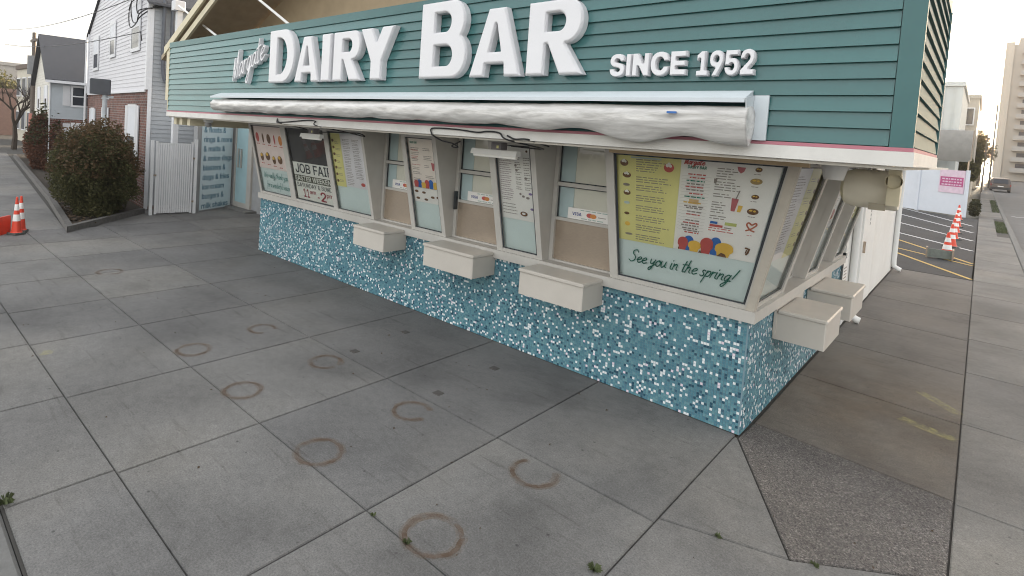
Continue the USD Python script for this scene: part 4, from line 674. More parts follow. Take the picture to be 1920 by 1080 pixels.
# left entrance panel
pn_ = thing('menu_word_panel', 'tall pale blue panel of blue menu words such as milk shakes beside the entrance door', 'sign panel')
obj(pn_, 'panel', MB().hexa(hx(pw, .04, PLn - .05, .002, .02, .04, 2.70)), PANEL)
for k, tx in enumerate(['milk shakes', '& floats &', 'rings & more', '& malts &', '& onion rings', 'blasters &', 'dogs & fries', 'ice cream', 'burgers &', 'milk shakes']):
    z = 2.44 - k * .262; h = .150; g = affinity.translate(tgeom(tx, h, 600), .10, z).intersection(sbox(.05, 0, PLn - .07, 2.69))
    obj(pn_, 'word_line', MB().flat(g, lambda v: np.array([pw(a, .0235, b) for a, b in v])), INKB, kind='stuff')
st_ = top('notice_sheet', MB().box(.03, .034, 4.48, 4.82, .35, 1.1), PAPER, 'white notice sheet on the side wall past the second counter', 'notice'); mb = MB()
for k in range(8): mb.box(.0345, .036, 4.54, 4.76, .95 - k * .05, .965 - k * .05)
obj(st_, 'print_lines', mb, INK, kind='stuff')

# ------------------------------------------------------------------ gate, white post, houses on the left
gt = thing('slat_gate', 'white slatted yard gate standing between the house corner and the word panel', 'gate')
ga, gb = np.array([-14.05, -.32]), np.array([-13.98, .62]); gd = (gb - ga) / np.linalg.norm(gb - ga); gn = np.array([gd[1], -gd[0]])
def gw(a, o, z): q = ga + gd * a + gn * o; return (q[0], q[1], z)
SLATM = mat('gate_white', (.56, .57, .58), .5, .05); mb = MB()
for k in range(15): mb.hexa(hx(gw, .05 + k * .0533, .05 + k * .0533 + .040, 0, .014, .04, 1.86))
obj(gt, 'slats', mb, SLATM, kind='stuff'); obj(gt, 'frame', MB().hexa(hx(gw, 0, .045, -.02, .025, .02, 1.90)).hexa(hx(gw, .85, .895, -.02, .025, .02, 1.90)).hexa(hx(gw, .045, .85, -.025, -.002, 1.80, 1.86)).hexa(hx(gw, .045, .85, -.025, -.002, .08, .14)), SLATM)
obj(gt, 'gate_post', MB().hexa(hx(gw, .93, 1.0, -.03, .04, 0, 1.98)), SLATM); obj(gt, 'gate_post', MB().hexa(hx(gw, -.12, -.05, -.03, .04, 0, 1.92)), SLATM); obj(gt, 'hinge', MB().hexa(hx(gw, .89, .94, .02, .04, 1.45, 1.5)).hexa(hx(gw, .89, .94, .02, .04, .3, .35)).hexa(hx(gw, -.06, .02, .02, .04, 1.0, 1.05)), STEEL)
wp = thing('white_post', 'tall white square post rising behind the slatted gate', 'post'); obj(wp, 'shaft', MB().box(-14.32, -14.19, .12, .25, 0, 5.5), HTRIM); obj(wp, 'cap', MB().cbox(-14.36, -14.12, .02, .29, 5.3, 5.55, .02), HTRIM)
class Fr:
    def __init__(s, O, d): s.O = np.array(O, float); s.d = np.array(d, float) / np.linalg.norm(d); s.n = np.array([s.d[1], -s.d[0]]); s.n = s.n if s.n @ np.array([.1, 1.]) > 0 else -s.n
    def __call__(s, p):      # (along front to the left, back, z)
        p = np.asarray(p, float).reshape(-1, 3); q = s.O + p[:, :1] * s.d + p[:, 1:2] * s.n; return np.c_[q, p[:, 2]]
def fbox(mb, F, s0, s1, t0, t1, z0, z1): return mb.hexa(F([(s0, t0, z0), (s1, t0, z0), (s1, t1, z0), (s0, t1, z0), (s0, t0, z1), (s1, t0, z1), (s1, t1, z1), (s0, t1, z1)]))
def laps(F, s0, s1, z0, z1, side=False, pitch=.115, lim=None, t=0):
    mb = MB(); n = max(1, round((z1 - z0) / pitch)); p = (z1 - z0) / n
    for k in range(n):
        za, zb = z0 + k * p, z0 + (k + 1) * p; a, b = (s0, s1) if lim is None else lim((za + zb) / 2)
        if b - a < .02: continue
        if side: q = [(-.012 + t, a, za), (-.012 + t, b, za), (t, b, za), (t, a, za), (-.002 + t, a, zb), (-.002 + t, b, zb), (t, b, zb), (t, a, zb)]
        else: q = [(a, -.012 + t, za), (b, -.012 + t, za), (b, t, za), (a, t, za), (a, -.002 + t, zb), (b, -.002 + t, zb), (b, t, zb), (a, t, zb)]
        mb.hexa(F(q))
    return mb
def window(par, F, s0, s1, z0, z1, side=False, shutters=True, split=True, upper=None, fr=.07, sw=.3):
    def bx(mb, a, b, c, d, o0, o1): return fbox(mb, F, o0, o1, a, b, c, d) if side else fbox(mb, F, a, b, o0, o1, c, d)
    mb = MB(); bx(mb, s0 - fr, s0, z0 - fr, z1 + fr, -.028, .0); bx(mb, s1, s1 + fr, z0 - fr, z1 + fr, -.028, 0.); bx(mb, s0, s1, z0 - fr, z0, -.035, 0.); bx(mb, s0, s1, z1, z1 + fr, -.028, 0.)
    zm = (z0 + z1) / 2; bx(mb, s0, s1, zm - .025, zm + .025, -.026, -.002)
    w = obj(par, 'window', mb, HTRIM); m2 = MB(); bx(m2, s0, s1, z0, zm - .025, -.020, -.004); obj(w, 'pane', m2, HGLASS); m2 = MB(); bx(m2, s0, s1, zm + .025, z1, -.023, -.004); obj(w, 'pane', m2, upper or HBLIND)
    if shutters:
        for a, b in ((s0 - fr - sw, s0 - fr - .02), (s1 + fr + .02, s1 + fr + sw)):
            m2 = MB(); bx(m2, a, b, z0 - .04, z1 + .04, -.03, 0.)
            obj(w, 'shutter', m2, SHUT)
    return w
H1 = Fr((-15.05, -.28), (-1, .1)); W1 = 9.9; D1 = 10.; ZB, ZE = 3.22, 5.55; PK = W1 / 2; SL = .47
h1 = thing('gable_house', 'white sided gable house over a brick ground floor next to the dairy bar', 'house')
obj(h1, 'brick_wall', fbox(MB(), H1, 0, W1, 0.02, .3, 0, ZB), BRICK); mb = fbox(MB(), H1, 0, W1, .02, D1, ZB + .001, ZE); fbox(mb, H1, .02, W1, .3, D1, 0, ZB)
mb.add(H1([(0, .02, ZE), (W1, .02, ZE), (PK, .02, ZE + PK * SL), (0, D1, ZE), (W1, D1, ZE), (PK, D1, ZE + PK * SL)]), [[0, 1, 2], [3, 5, 4]]); obj(h1, 'wall_core', mb, SIDW)
obj(h1, 'front_siding', laps(H1, 0.1, W1 - .1, ZB, ZE, t=.02), SIDW, kind='stuff'); obj(h1, 'gable_siding', laps(H1, 0, W1, ZE, ZE + PK * SL, lim=lambda z: (max(.1, (z - ZE) / SL), min(W1 - .1, W1 - (z - ZE) / SL)), t=.02), SIDW, kind='stuff')
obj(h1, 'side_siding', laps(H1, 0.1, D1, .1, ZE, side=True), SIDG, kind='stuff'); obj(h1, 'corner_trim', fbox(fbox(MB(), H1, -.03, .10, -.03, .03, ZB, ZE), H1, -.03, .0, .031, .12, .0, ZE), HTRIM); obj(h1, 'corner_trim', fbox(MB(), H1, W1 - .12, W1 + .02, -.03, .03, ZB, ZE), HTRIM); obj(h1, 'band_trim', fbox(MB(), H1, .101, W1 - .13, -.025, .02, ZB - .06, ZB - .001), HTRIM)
def roofp(F, s0, s1, t0, t1, z, sl, pk, th=.12): return MB().hexa(F([(s0, t0, z + (s0) * sl), (pk, t0, z + pk * sl), (pk, t1, z + pk * sl), (s0, t1, z + s0 * sl), (s0, t0, z + s0 * sl + th), (pk, t0, z + pk * sl + th), (pk, t1, z + pk * sl + th), (s0, t1, z + s0 * sl + th)])).hexa(F([(2 * pk - s0, t0, z + s0 * sl), (pk, t0, z + pk * sl), (pk, t1, z + pk * sl), (2 * pk - s0, t1, z + s0 * sl), (2 * pk - s0, t0, z + s0 * sl + th), (pk, t0, z + pk * sl + th), (pk, t1, z + pk * sl + th), (2 * pk - s0, t1, z + s0 * sl + th)]))
obj(h1, 'roof', roofp(H1, -.22, 0, -.06, D1 + .2, ZE, SL, PK, .06), SHING); obj(h1, 'downpipe', MB().tube(H1([(W1 + .08, -.05, ZE - .1), (W1 + .08, -.05, .1)]), .05, 8), HTRIM)
for s0, s1, z0, z1 in ((1.0, 1.95, 4.42, 5.62), (4.5, 5.25, 4.45, 5.42), (7.6, 8.5, 4.15, 5.2)): window(h1, H1, s0, s1, z0, z1, shutters=False, fr=.10)
window(h1, H1, 1.15, 2.05, 1.1, 2.75, sw=.34); window(h1, H1, 5.6, 6.1, 1.75, 2.65, sw=.3); window(h1, H1, 8.2, 8.7, 1.75, 2.6, sw=.3)
obj(h1, 'service_conduit', MB().tube(spline(H1([(-.1, .55, 6.2), (-.1, .55, 4.0), (-.1, .62, 3.55), (-.1, .9, 3.3), (-.1, 1.1, 3.28)]), 8), .05, 8), mat('conduit_grey', (.10, .11, .13), .6)); obj(h1, 'service_conduit', MB().tube(spline(H1([(-.1, .35, 6.2), (-.1, .35, 3.9), (-.1, .5, 3.4), (-.1, .85, 3.12), (-.1, 1.1, 3.1)]), 8), .05, 8), mat('conduit_grey', None))
H2 = Fr((-25.3, -.42), (-1, .1)); W2, D2 = 6.6, 8.; h2 = thing('grey_house', 'smaller blue grey sided house with dark roof over brick, beyond the gable house', 'house')
ZB2, ZE2, SL2 = 2.15, 3.65, .58
mb = fbox(MB(), H2, 0, W2, 0, D2, ZB2 + .001, ZE2); mb.add(H2([(0, 0, ZE2), (W2, 0, ZE2), (W2 / 2, 0, ZE2 + W2 / 2 * SL2), (0, D2, ZE2), (W2, D2, ZE2), (W2 / 2, D2, ZE2 + W2 / 2 * SL2)]), [[0, 1, 2], [3, 5, 4]]); obj(h2, 'wall', mb, SIDB); obj(h2, 'brick_wall', fbox(MB(), H2, 0, W2, 0.01, D2, 0, ZB2), BRICK)
obj(h2, 'side_siding', laps(H2, 0.05, D2, ZB2, ZE2, side=True), SIDB, kind='stuff'); obj(h2, 'front_siding', laps(H2, .05, W2, ZB2, ZE2 + W2 / 2 * SL2, lim=lambda z: (max(.05, (z - ZE2) / SL2), min(W2, W2 - (z - ZE2) / SL2))), mat('ivory_siding', (.58, .56, .50), .55), kind='stuff')
obj(h2, 'roof', roofp(H2, -.18, 0, -.18, D2 + .2, ZE2, SL2, W2 / 2), SHING); obj(h2, 'gutter', fbox(MB(), H2, -.27, -.17, -.18, D2, ZE2 - .12, ZE2 - .02), HTRIM); obj(h2, 'corner_trim', fbox(MB(), H2, -.03, .08, -.03, -.001, .2, ZE2 - .1), HTRIM)
window(h2, H2, .72, 1.62, 2.72, 3.42, side=True, sw=.26, upper=HGLASS); window(h2, H2, .75, 1.7, 1.05, 1.95, side=True, sw=.26, upper=HBLIND); window(h2, H2, 1.2, 1.9, 2.5, 3.4, shutters=True); window(h2, H2, 4.2, 4.9, 2.5, 3.4); window(h2, H2, 1.2, 1.9, .7, 1.8); window(h2, H2, 4.2, 4.9, .7, 1.8)
sb = thing('sign_box', 'dark blank sign box on a pale grey post before the white house', 'sign', (-16.35, -1.0, 0), -.3); obj(sb, 'box', MB().cbox(-.09, .09, -.25, .23, 3.02, 3.44, .02), mat('sign_box_dark', (.05, .055, .065), .5)); obj(sb, 'post', MB().tube([(0, .1, 0), (0, .1, 3.02)], .06, 10), mat('post_grey', (.40, .43, .45), .5)); obj(sb, 'arm', MB().box(-.03, .03, .16, .3, 2.94, 3.0).box(-.05, .05, .02, .2, 2.90, 2.94), mat('post_grey', None))

# ------------------------------------------------------------------ planting
def leaves(c, rad, n, size, seed, lump=.42, shell=.45, aspect=.6, zmin=.03):
    g = np.random.default_rng(seed); d = g.normal(size=(n * 2, 3)); d /= np.linalg.norm(d, axis=1, keepdims=True)
    k = meshkit.fbm(d * 2.9 + seed, 5, seed); r = (1 - lump + 2 * lump * k) * (1 - shell * g.random(n * 2) ** 1.6)
    p = np.array(c) + d * r[:, None] * np.array(rad); p = p[p[:, 2] > zmin][:n]; m = len(p)
    a = g.normal(size=(m, 3)); a[:, 2] *= .6; a /= np.linalg.norm(a, axis=1, keepdims=True); b = np.cross(a, g.normal(size=(m, 3))); b /= np.linalg.norm(b, axis=1, keepdims=True)
    s = size * g.uniform(.6, 1.35, (m, 1)); a, b = a * s, b * s * aspect
    nrm = np.cross(a, b); nrm /= np.linalg.norm(nrm, axis=1, keepdims=True)
    V = np.stack([p - a, p + b * .9 - nrm * s * .12, p + a, p - b * .9 - nrm * s * .12], 1).reshape(-1, 3)
    o = MB().add(V, (np.array([[0, 1, 2], [0, 2, 3]])[None] + 4 * np.arange(m)[:, None, None]).reshape(-1, 3)); o.uv = np.repeat(g.random((m, 2)), 4, axis=0); return o
def twigs(c, rad, n, seed, z0=0, r=.016):
    g = random.Random(seed); mb = MB()
    for k in range(n):
        a = g.uniform(0, 6.28); e = g.uniform(.3, .95); p = np.array([c[0] + g.uniform(-.15, .15) * rad[0], c[1] + g.uniform(-.15, .15) * rad[1], z0]); q = np.array([c[0] + rad[0] * e * math.cos(a), c[1] + rad[1] * e * math.sin(a), c[2] + rad[2] * g.uniform(-.1, .85)])
        mid = (p + q) / 2 + [0, 0, .15]; mb.tube(spline([p, mid, q], 4), np.linspace(r, r * .3, 9)[:len(spline([p, mid, q], 4))], 5)
    return mb
LV1 = leafmat('shrub_leaf_olive', (.036, .046, .016), (.105, .098, .042)); LV2 = leafmat('shrub_leaf_rust', (.06, .050, .024), (.145, .092, .050)); LV3 = leafmat('hedge_leaf', (.022, .032, .014), (.075, .07, .03)); LV4 = leafmat('red_hedge_leaf', (.06, .03, .018), (.14, .06, .035)); TWIG = mat('twig_bark', (.07, .052, .04), .9, .2, 20)
def shrub(lab, c, rad, n, size, seed, ms=(LV1, LV2), tw=40):
    t = thing('garden_shrub', lab, 'shrub'); obj(t, 'foliage', leaves(c, rad, n, size, seed), ms[0], kind='stuff')
    if len(ms) > 1: obj(t, 'foliage', leaves((c[0], c[1], c[2] + rad[2] * .12), (rad[0] * 1.02, rad[1] * 1.02, rad[2] * 1.02), n // 4, size * 1.15, seed + 50, zmin=c[2]), ms[1], kind='stuff')
    obj(t, 'branches', twigs(c, rad, tw, seed), TWIG); return t
shrub('big round olive and rust coloured shrub in the bed before the white house', (-14.55, -1.5, 1.02), (1.25, .88, 1.15), 30000, .032, 4, tw=90)
shrub('low dark shrub spilling over the bed edge at the left of the big rust shrub', (-16.9, -1.15, .6), (1.0, .5, .78), 9000, .035, 8)
shrub('dark green shrub further along the bed with a grey post beside it', (-20.4, -.75, .65), (1.3, .5, .85), 7000, .045, 9, (LV3, LV1))
shrub('tall reddish brown hedge at the far end of the house row', (-26.6, -.25, 1.05), (1.7, .55, 1.35), 8000, .055, 12, (LV4, LV3))
shrub('reddish hedge by the far pavement bend', (-31.5, .45, .8), (2.0, .6, 1.0), 5000, .065, 14, (LV4,))
bed = tag(obj(None, 'planting_bed', MB().prism([(-12.55, -2.42), (-14.45, -.45), (-15.1, -.30), (-24, .6), (-35, 1.8), (-35, -.1), (-17.2, -1.86)], -.05, .05), DIRT), kind='structure')
obj(bed, 'edging', MB().prism(LineString([(-14.42, -.47), (-12.55, -2.45), (-17.2, -1.88), (-34, -.15)]).buffer(.06, join_style=2, cap_style=2), -.05, .13), mat('bed_edging', (.11, .105, .10), .9, .3, 12, .4))
g_ = random.Random(2); mb = MB()
for k in range(400):
    x, y = g_.uniform(-17, -12.7), 0; y = -2.42 + (-12.5 - x) * .118 + g_.uniform(.0, .55) * (1 if x < -13 else .3); s = g_.uniform(.02, .05); a = g_.uniform(0, 6.3)
    mb.add([(x + s * math.cos(a), y + s * math.sin(a), .07), (x - s * .6 * math.sin(a), y + s * .6 * math.cos(a), .085), (x - s * math.cos(a), y - s * math.sin(a), .07), (x + s * .6 * math.sin(a), y - s * .6 * math.cos(a), .06)], [[0, 1, 2, 3]])
obj(bed, 'fallen_leaves', mb, mat('dead_leaf', None), kind='stuff')
def weed(lab, x, y, r, seed, n=32):
    r *= .62
    g = np.random.default_rng(seed); mb = MB()
    for k in range(n):
        a = g.uniform(0, 6.28); l = r * g.uniform(.4, 1); w = .006; h = r * g.uniform(.2, .8); c, s = math.cos(a), math.sin(a)
        mb.add([(x - w * s, y + w * c, 0), (x + w * s, y - w * c, 0), (x + l * .6 * c, y + l * .6 * s, h), (x + l * c, y + l * s, h * .6)], [[0, 1, 2], [1, 3, 2]])
    top('weed_tuft', mb, GREEN, lab, 'weed')
for k, (x, y, r, lab) in enumerate([(-3.78, -4.84, .12, 'upper weed tuft in the kerb joint at the left edge'), (-3.02, -4.84, .13, 'lower weed tuft in the kerb joint at the bottom left'), (-1.02, -3.14, .06, 'small green weed beside the biggest rust ring'), (-.09, -2.45, .09, 'dry weed tuft in the dark joint running to the mosaic corner'), (.33, -1.56, .06, 'tiny weed in the joint below the triangular slab'), (.86, -1.36, .06, 'tiny weed at the foot of the rough aggregate slab'), (-1.36, -3.14, .045, 'tiny weed in the joint left of the biggest rust ring')]): weed(lab, x, y, r, 30 + k)

# ------------------------------------------------------------------ traffic cones
ORANGE = mat('cone_orange', (.62, .055, .025), .45, .1, 8); COLLAR = mat('cone_reflector', (.72, .72, .70), .4, .06, 20); CBASE = mat('cone_base_dark', (.06, .065, .06), .7)
cone = thing('traffic_cone', 'nearest orange and white traffic cone on a dark square foot in the parking lot', 'traffic cone', (.88, 15.3, 0), .1, None)
rad = lambda z: .145 - .118 * (z - .04) / .7
obj(cone, 'base', MB().cbox(-.19, .19, -.19, .19, 0, .045, .02), CBASE)
obj(cone, 'cone_body', MB().lathe([(.17, .045), (rad(.06), .065)] + [(rad(z), z) for z in (.2, .4, .6)] + [(.03, .735), (.02, .74), (.001, .74)], 24), ORANGE, smooth=40)
for z0, z1 in ((.27, .40), (.48, .60)): obj(cone, 'collar', MB().lathe([(rad(z0) + .003, z0), (rad(z1) + .003, z1)], 24), COLLAR, smooth=True)
CG = 'row of traffic cones in the parking lot'
cone.SetCustomDataByKey('group', CG)
for y, x, w in ((18.6, .87, 'second'), (21.2, .85, 'third'), (23.8, .83, 'fourth'), (27.0, .80, 'fifth'), (31.4, .74, 'sixth and farthest')):
    dup(cone, f'orange and white cone in the parking lot row, {w} from near end', (x, y, 0), y, CG)
dup(cone, 'front one of two standing cones on the left pavement, white bands facing out', (-12.6, -3.33, 0), .5, None, (.6, .6, 1.02))
dup(cone, 'rear one of two standing cones on the left pavement, half hidden by the front cone', (-12.86, -3.22, 0), 1.2, None, (.6, .6, 1.0))
lc = thing('fallen_cone', 'orange cone knocked over on the pavement at the left edge', 'traffic cone', (-12.70, -3.50, .17), .9)
Rl = np.array([[0, 0, 1.], [0, 1, 0], [-1, 0, 0]])
for nm, mb, m in (('base', MB().cbox(-.19, .19, -.19, .19, 0, .045, .02), ORANGE), ('cone_body', MB().lathe([(.17, .045), (rad(.06), .065)] + [(rad(z), z) for z in (.2, .4, .6)] + [(.03, .735), (.02, .74), (.001, .74)], 24), ORANGE), ('collar', MB().lathe([(rad(.48) + .003, .48), (rad(.6) + .003, .6)], 24), COLLAR)):
    obj(lc, nm, mb.xf(lambda v: v @ Rl.T * [-1, 1, 1]), m, smooth=40 if nm != 'base' else False)
b_ = thing('barricade_base', 'grey metal barricade foot at the nearest parking lot cone', 'barrier', (.80, 15.05, 0), .05); obj(b_, 'rail', MB().box(-.32, .22, -.02, .02, .02, .26), mat('barrier_grey', (.16, .18, .16), .6, .2, 20)); obj(b_, 'leg', MB().box(.20, .24, -.1, .1, 0, .30), STEEL); obj(b_, 'leg', MB().box(-.36, -.32, -.1, .1, 0, .30), STEEL)

# ------------------------------------------------------------------ beyond the lot and down the side street
VIN = mat('vinyl_fence', (.56, .60, .66), .5, .04, 2)
fn_ = thing('lot_fence', 'long white vinyl fence closing the far side of the parking lot', 'fence')
fa, fb = np.array([.93, 33.7]), np.array([-9.5, 42.]); fd = (fb - fa) / np.linalg.norm(fb - fa); fnn = np.array([fd[1], -fd[0]]); fnn = fnn if fnn[1] < 0 else -fnn
def fwf(a, o, z): q = fa + fd * a + fnn * o; return (q[0], q[1], z)
for k in range(5):
    obj(fn_, 'fence_panel', MB().hexa(hx(fwf, k * 2.6 + .12, k * 2.6 + 2.58, -.03, .0, .05, 2.36)), VIN); obj(fn_, 'fence_post', MB().hexa(hx(fwf, k * 2.6 - .02, k * 2.6 + .11, -.06, .05, 0, 2.46)), VIN)
pk_ = thing('parking_notice', 'pink and white notice board at the right end of the lot fence', 'sign')
obj(pk_, 'board', MB().hexa(hx(fwf, .16, 1.5, .002, .03, 1.2, 2.42)), mat('pale_pink', (.58, .46, .55), .5)); obj(pk_, 'magenta_field', MB().hexa(hx(fwf, .22, 1.44, .031, .036, 1.55, 2.05)), mat('magenta', (.38, .06, .19), .5)); mb = MB(); r5 = random.Random(9)
for k in range(3):
    a = .3
    while a < 1.3: w = r5.uniform(.06, .16); mb.hexa(hx(fwf, a, min(a + w, 1.36), .037, .04, 1.90 - k * .15, 1.97 - k * .15)); a += w + .05
obj(pk_, 'print_lines', mb, mat('pale_pink', None), kind='stuff')
def block(name, lab, x0, x1, y0, y1, h, m, cat='building', wins=None, fh=3.0, wm=HGLASS, roof=None, front=True):
    t = thing(name, lab, cat); obj(t, 'wall', MB().box(x0, x1, y0, y1, 0, h), m)
    obj(t, 'parapet', MB().box(x0 - .1, x1 + .1, y0 - .1, y1 + .1, h, h + .3), roof or m)
    if wins:
        nx_, nz_ = wins
        for k in range(nz_):
            for i in range(nx_):
                a = x0 + (i + .5) * (x1 - x0) / nx_; w = (x1 - x0) / nx_ * .27; z = .9 + k * (h - .4) / nz_; zh = (h - .4) / nz_ * .5
                f = obj(t, 'window', MB().box(a - w - .08, a + w + .08, y0 - .08, y0 - .005, z - .08, z + zh + .08), HTRIM); obj(f, 'pane', MB().box(a - w, a + w, y0 - .09, y0 - .081, z, z + zh), wm)
    return t
t = block('side_building', 'pale ribbed building behind the lot fence, nearest to the teal corner', -9, .05, 44.5, 58, 8.0, mat('pale_ribbed', (.50, .53, .52), .6, .05, 1))
for k in range(18): obj(t, 'rib', MB().box(-8.9 + k * .5, -8.86 + k * .5, 44.44, 44.499, 0, 8.0), mat('pale_ribbed', None))
block('row_house', 'narrow beige row house with tall windows past the ribbed building', -6, .75, 60, 75, 8.6, mat('beige_stucco', (.36, .33, .28), .7), wins=(5, 3))
block('row_house', 'low tan house further down the side street beyond the beige row house', -6, .9, 92, 104, 6.6, mat('tan_stucco', (.30, .26, .2), .7), wins=(4, 2))
ca = thing('canvas_awning', 'big grey rolled canvas awning on frames above the lot fence', 'awning', (-.75, 43.2, 3.9)); n = 24
th = np.linspace(0, PI * .62, n); mbx = MB(); prof = [(-1.15 * math.sin(a), 1.5 * math.cos(a) - .4) for a in th]
v = [(x, y, z) for (y, z) in prof for x in (-4.2, 1.55)]; mbx.add(v, [[2 * i, 2 * i + 1, 2 * i + 3, 2 * i + 2] for i in range(n - 1)]); CANV = mat('grey_canvas', (.20, .195, .18), .8, .12, 3)
obj(ca, 'canopy', mbx, CANV, smooth=True); obj(ca, 'end_panel', MB().add([(1.55, 0, -.4)] + [(1.55, y, z) for y, z in prof], [[0, i, i + 1] for i in range(1, n)]), mat('pale_canvas', (.30, .29, .27), .8)); obj(ca, 'frame', MB().tube([(1.56, -1.1, -.85), (1.56, .1, -.85), (1.56, .1, 1.1)], .04, 6).tube([(1.5, -1.05, -.8), (1.5, -1.05, -3.9)], .05, 6), STEEL)
# parked vehicles
def car(lab, loc, rz, col, group=None, suv=True):
    t = thing('parked_car', lab, 'car', loc, rz, group); W, L, H = .92, 4.5, 1.72 if suv else 1.45
    m = mat('car_paint_' + col[0], col[1], .3, .03, 2, coat=.6)
    pr = [(-2.25, .32), (-2.22, .95), (-2.1, 1.02), (-1.85, H - .05), (-1.6, H), (.35, H), (.95, 1.08), (2.05, .92), (2.25, .7), (2.25, .32)] if suv else [(-2.25, .32), (-2.25, .9), (-1.7, 1.0), (-1.05, H), (.3, H), (1.0, .98), (2.05, .85), (2.25, .6), (2.25, .32)]
    wid = lambda z: W if z < 1.05 else W - .18 * (z - 1.05) / .67
    ring = [(x, z) for x, z in pr]; n = len(ring); V = [(x, -wid(z), z) for x, z in ring] + [(x, wid(z), z) for x, z in ring]
    mb = MB().add(V, [[i, (i + 1) % n, n + (i + 1) % n, n + i] for i in range(n)]); v2, f2 = trimesh.creation.triangulate_polygon(Polygon(ring), engine='earcut')
    for sgn in (-1, 1): mb.add([(x, sgn * wid(z), z) for x, z in v2], f2 if sgn < 0 else f2[:, ::-1])
    body = obj(t, 'body', mb, m, smooth=25)
    obj(t, 'rear_window', MB().hexa([(-2.125, -.68, 1.08), (-2.125, .68, 1.08), (-2.10, .68, 1.08), (-2.10, -.68, 1.08), (-1.90, -.60, H - .12), (-1.90, .60, H - .12), (-1.87, .60, H - .12), (-1.87, -.6, H - .12)]), HGLASS); obj(t, 'windscreen', MB().hexa([(.40, -.66, H - .08), (.40, .66, H - .08), (.37, .66, H - .08), (.37, -.66, H - .08), (.97, -.74, 1.14), (.97, .74, 1.14), (.94, .74, 1.14), (.94, -.74, 1.14)]), HGLASS)
    for sgn in (-1, 1):
        obj(t, 'side_window', MB().hexa([(-1.8, sgn * (W + .003), 1.10), (.75, sgn * (W + .003), 1.10), (.75, sgn * (W - .02), 1.10), (-1.8, sgn * (W - .02), 1.10), (-1.6, sgn * (W - .13), H - .12), (.25, sgn * (W - .13), H - .12), (.25, sgn * (W - .16), H - .12), (-1.6, sgn * (W - .16), H - .12)]), HGLASS)
        obj(t, 'tail_light', MB().box(-2.27, -2.2, sgn * .86 - .06, sgn * .86 + .06, .78, 1.0), mat('tail_red', (.25, .02, .02), .2)); obj(t, 'headlight', MB().box(2.12, 2.27, sgn * .72 - .14, sgn * .72 + .14, .66, .8), WHITE)
        for x in (-1.4, 1.4):
            w = obj(t, 'wheel', MB().tube([(x, sgn * .72, .33), (x, sgn * .94, .33)], .33, 18), BLACK, smooth=40); obj(w, 'rim', MB().tube([(x, sgn * .93, .33), (x, sgn * .952, .33)], .2, 12), STEEL)
    obj(t, 'bumper', MB().cbox(-2.32, -2.2, -.88, .88, .36, .6, .03), BLACK); obj(t, 'number_plate', MB().box(-2.335, -2.325, -.26, .26, .66, .78), WHITE)
    return t
car('dark brown parked SUV seen from behind at the side street kerb', (3.2, 92, -.125), PI / 2, ('brown', (.06, .045, .035)))
car('dark grey car parked ahead of the brown SUV', (3.25, 106, -.125), PI / 2, ('grey', (.08, .08, .085)), suv=False); car('pale silver car parked farthest along the side street', (3.3, 124, -.125), PI / 2, ('silver', (.35, .35, .34)), suv=False)
# tower and its low neighbours across the side street
TW = mat('tower_concrete', (.40, .37, .32), .8, .06, .2); tw = thing('apartment_tower', 'tall pale apartment tower with stacked balconies fading in the glare at the right edge', 'tower'); tx0, tx1, ty0 = 3.3, 40., 200.
obj(tw, 'wall', MB().box(tx0 + 1.2, tx1, ty0, 240, 0, 35.6), TW); obj(tw, 'penthouse', MB().box(tx0 + 2.5, tx1, ty0 + 2, 238, 35.6, 37.6), TW); obj(tw, 'corner_pier', MB().box(tx0, tx0 + 1.6, ty0 - .4, ty0 + 3, 0, 36.2), mat('tower_pier', (.48, .44, .37), .7))
for k in range(12):
    z = 2.2 + k * 2.8; b = obj(tw, 'balcony', MB().box(tx0 + 3.2, tx1, ty0 - 1.6, ty0 - .001, z, z + .25), TW); obj(b, 'railing', MB().box(tx0 + 3.2, tx1, ty0 - 1.62, ty0 - 1.55, z + .25, z + 1.2), mat('tower_rail', (.33, .32, .30), .5))
    for i in range(4): f = obj(tw, 'window', MB().box(tx0 + 4.2 + i * 3.6, tx0 + 6.4 + i * 3.6, ty0 - .04, ty0 - .002, z + .3, z + 2.3), HGLASS)
block('street_block', 'low commercial building with awnings at the foot of the tower', 12, 30, 118, 140, 9.5, mat('sunlit_render', (.46, .40, .32), .7), wins=(6, 3)); block('street_block', 'pale low building on the far corner of the side street', 11.5, 24, 84, 100, 5.5, mat('pale_render', (.50, .48, .44), .7), wins=(5, 2))
block('street_block', 'distant brown building closing the view down the side street', -14, 1.2, 150, 170, 9.0, mat('brown_render', (.22, .17, .12), .8), wins=(6, 3))
BARK = mat('tree_bark', (.055, .042, .032), .9, .25, 12, .5, 40); TL1 = leafmat('street_tree_leaf', (.035, .045, .015), (.12, .11, .04)); TL2 = leafmat('street_tree_gold', (.05, .05, .015), (.15, .10, .03))
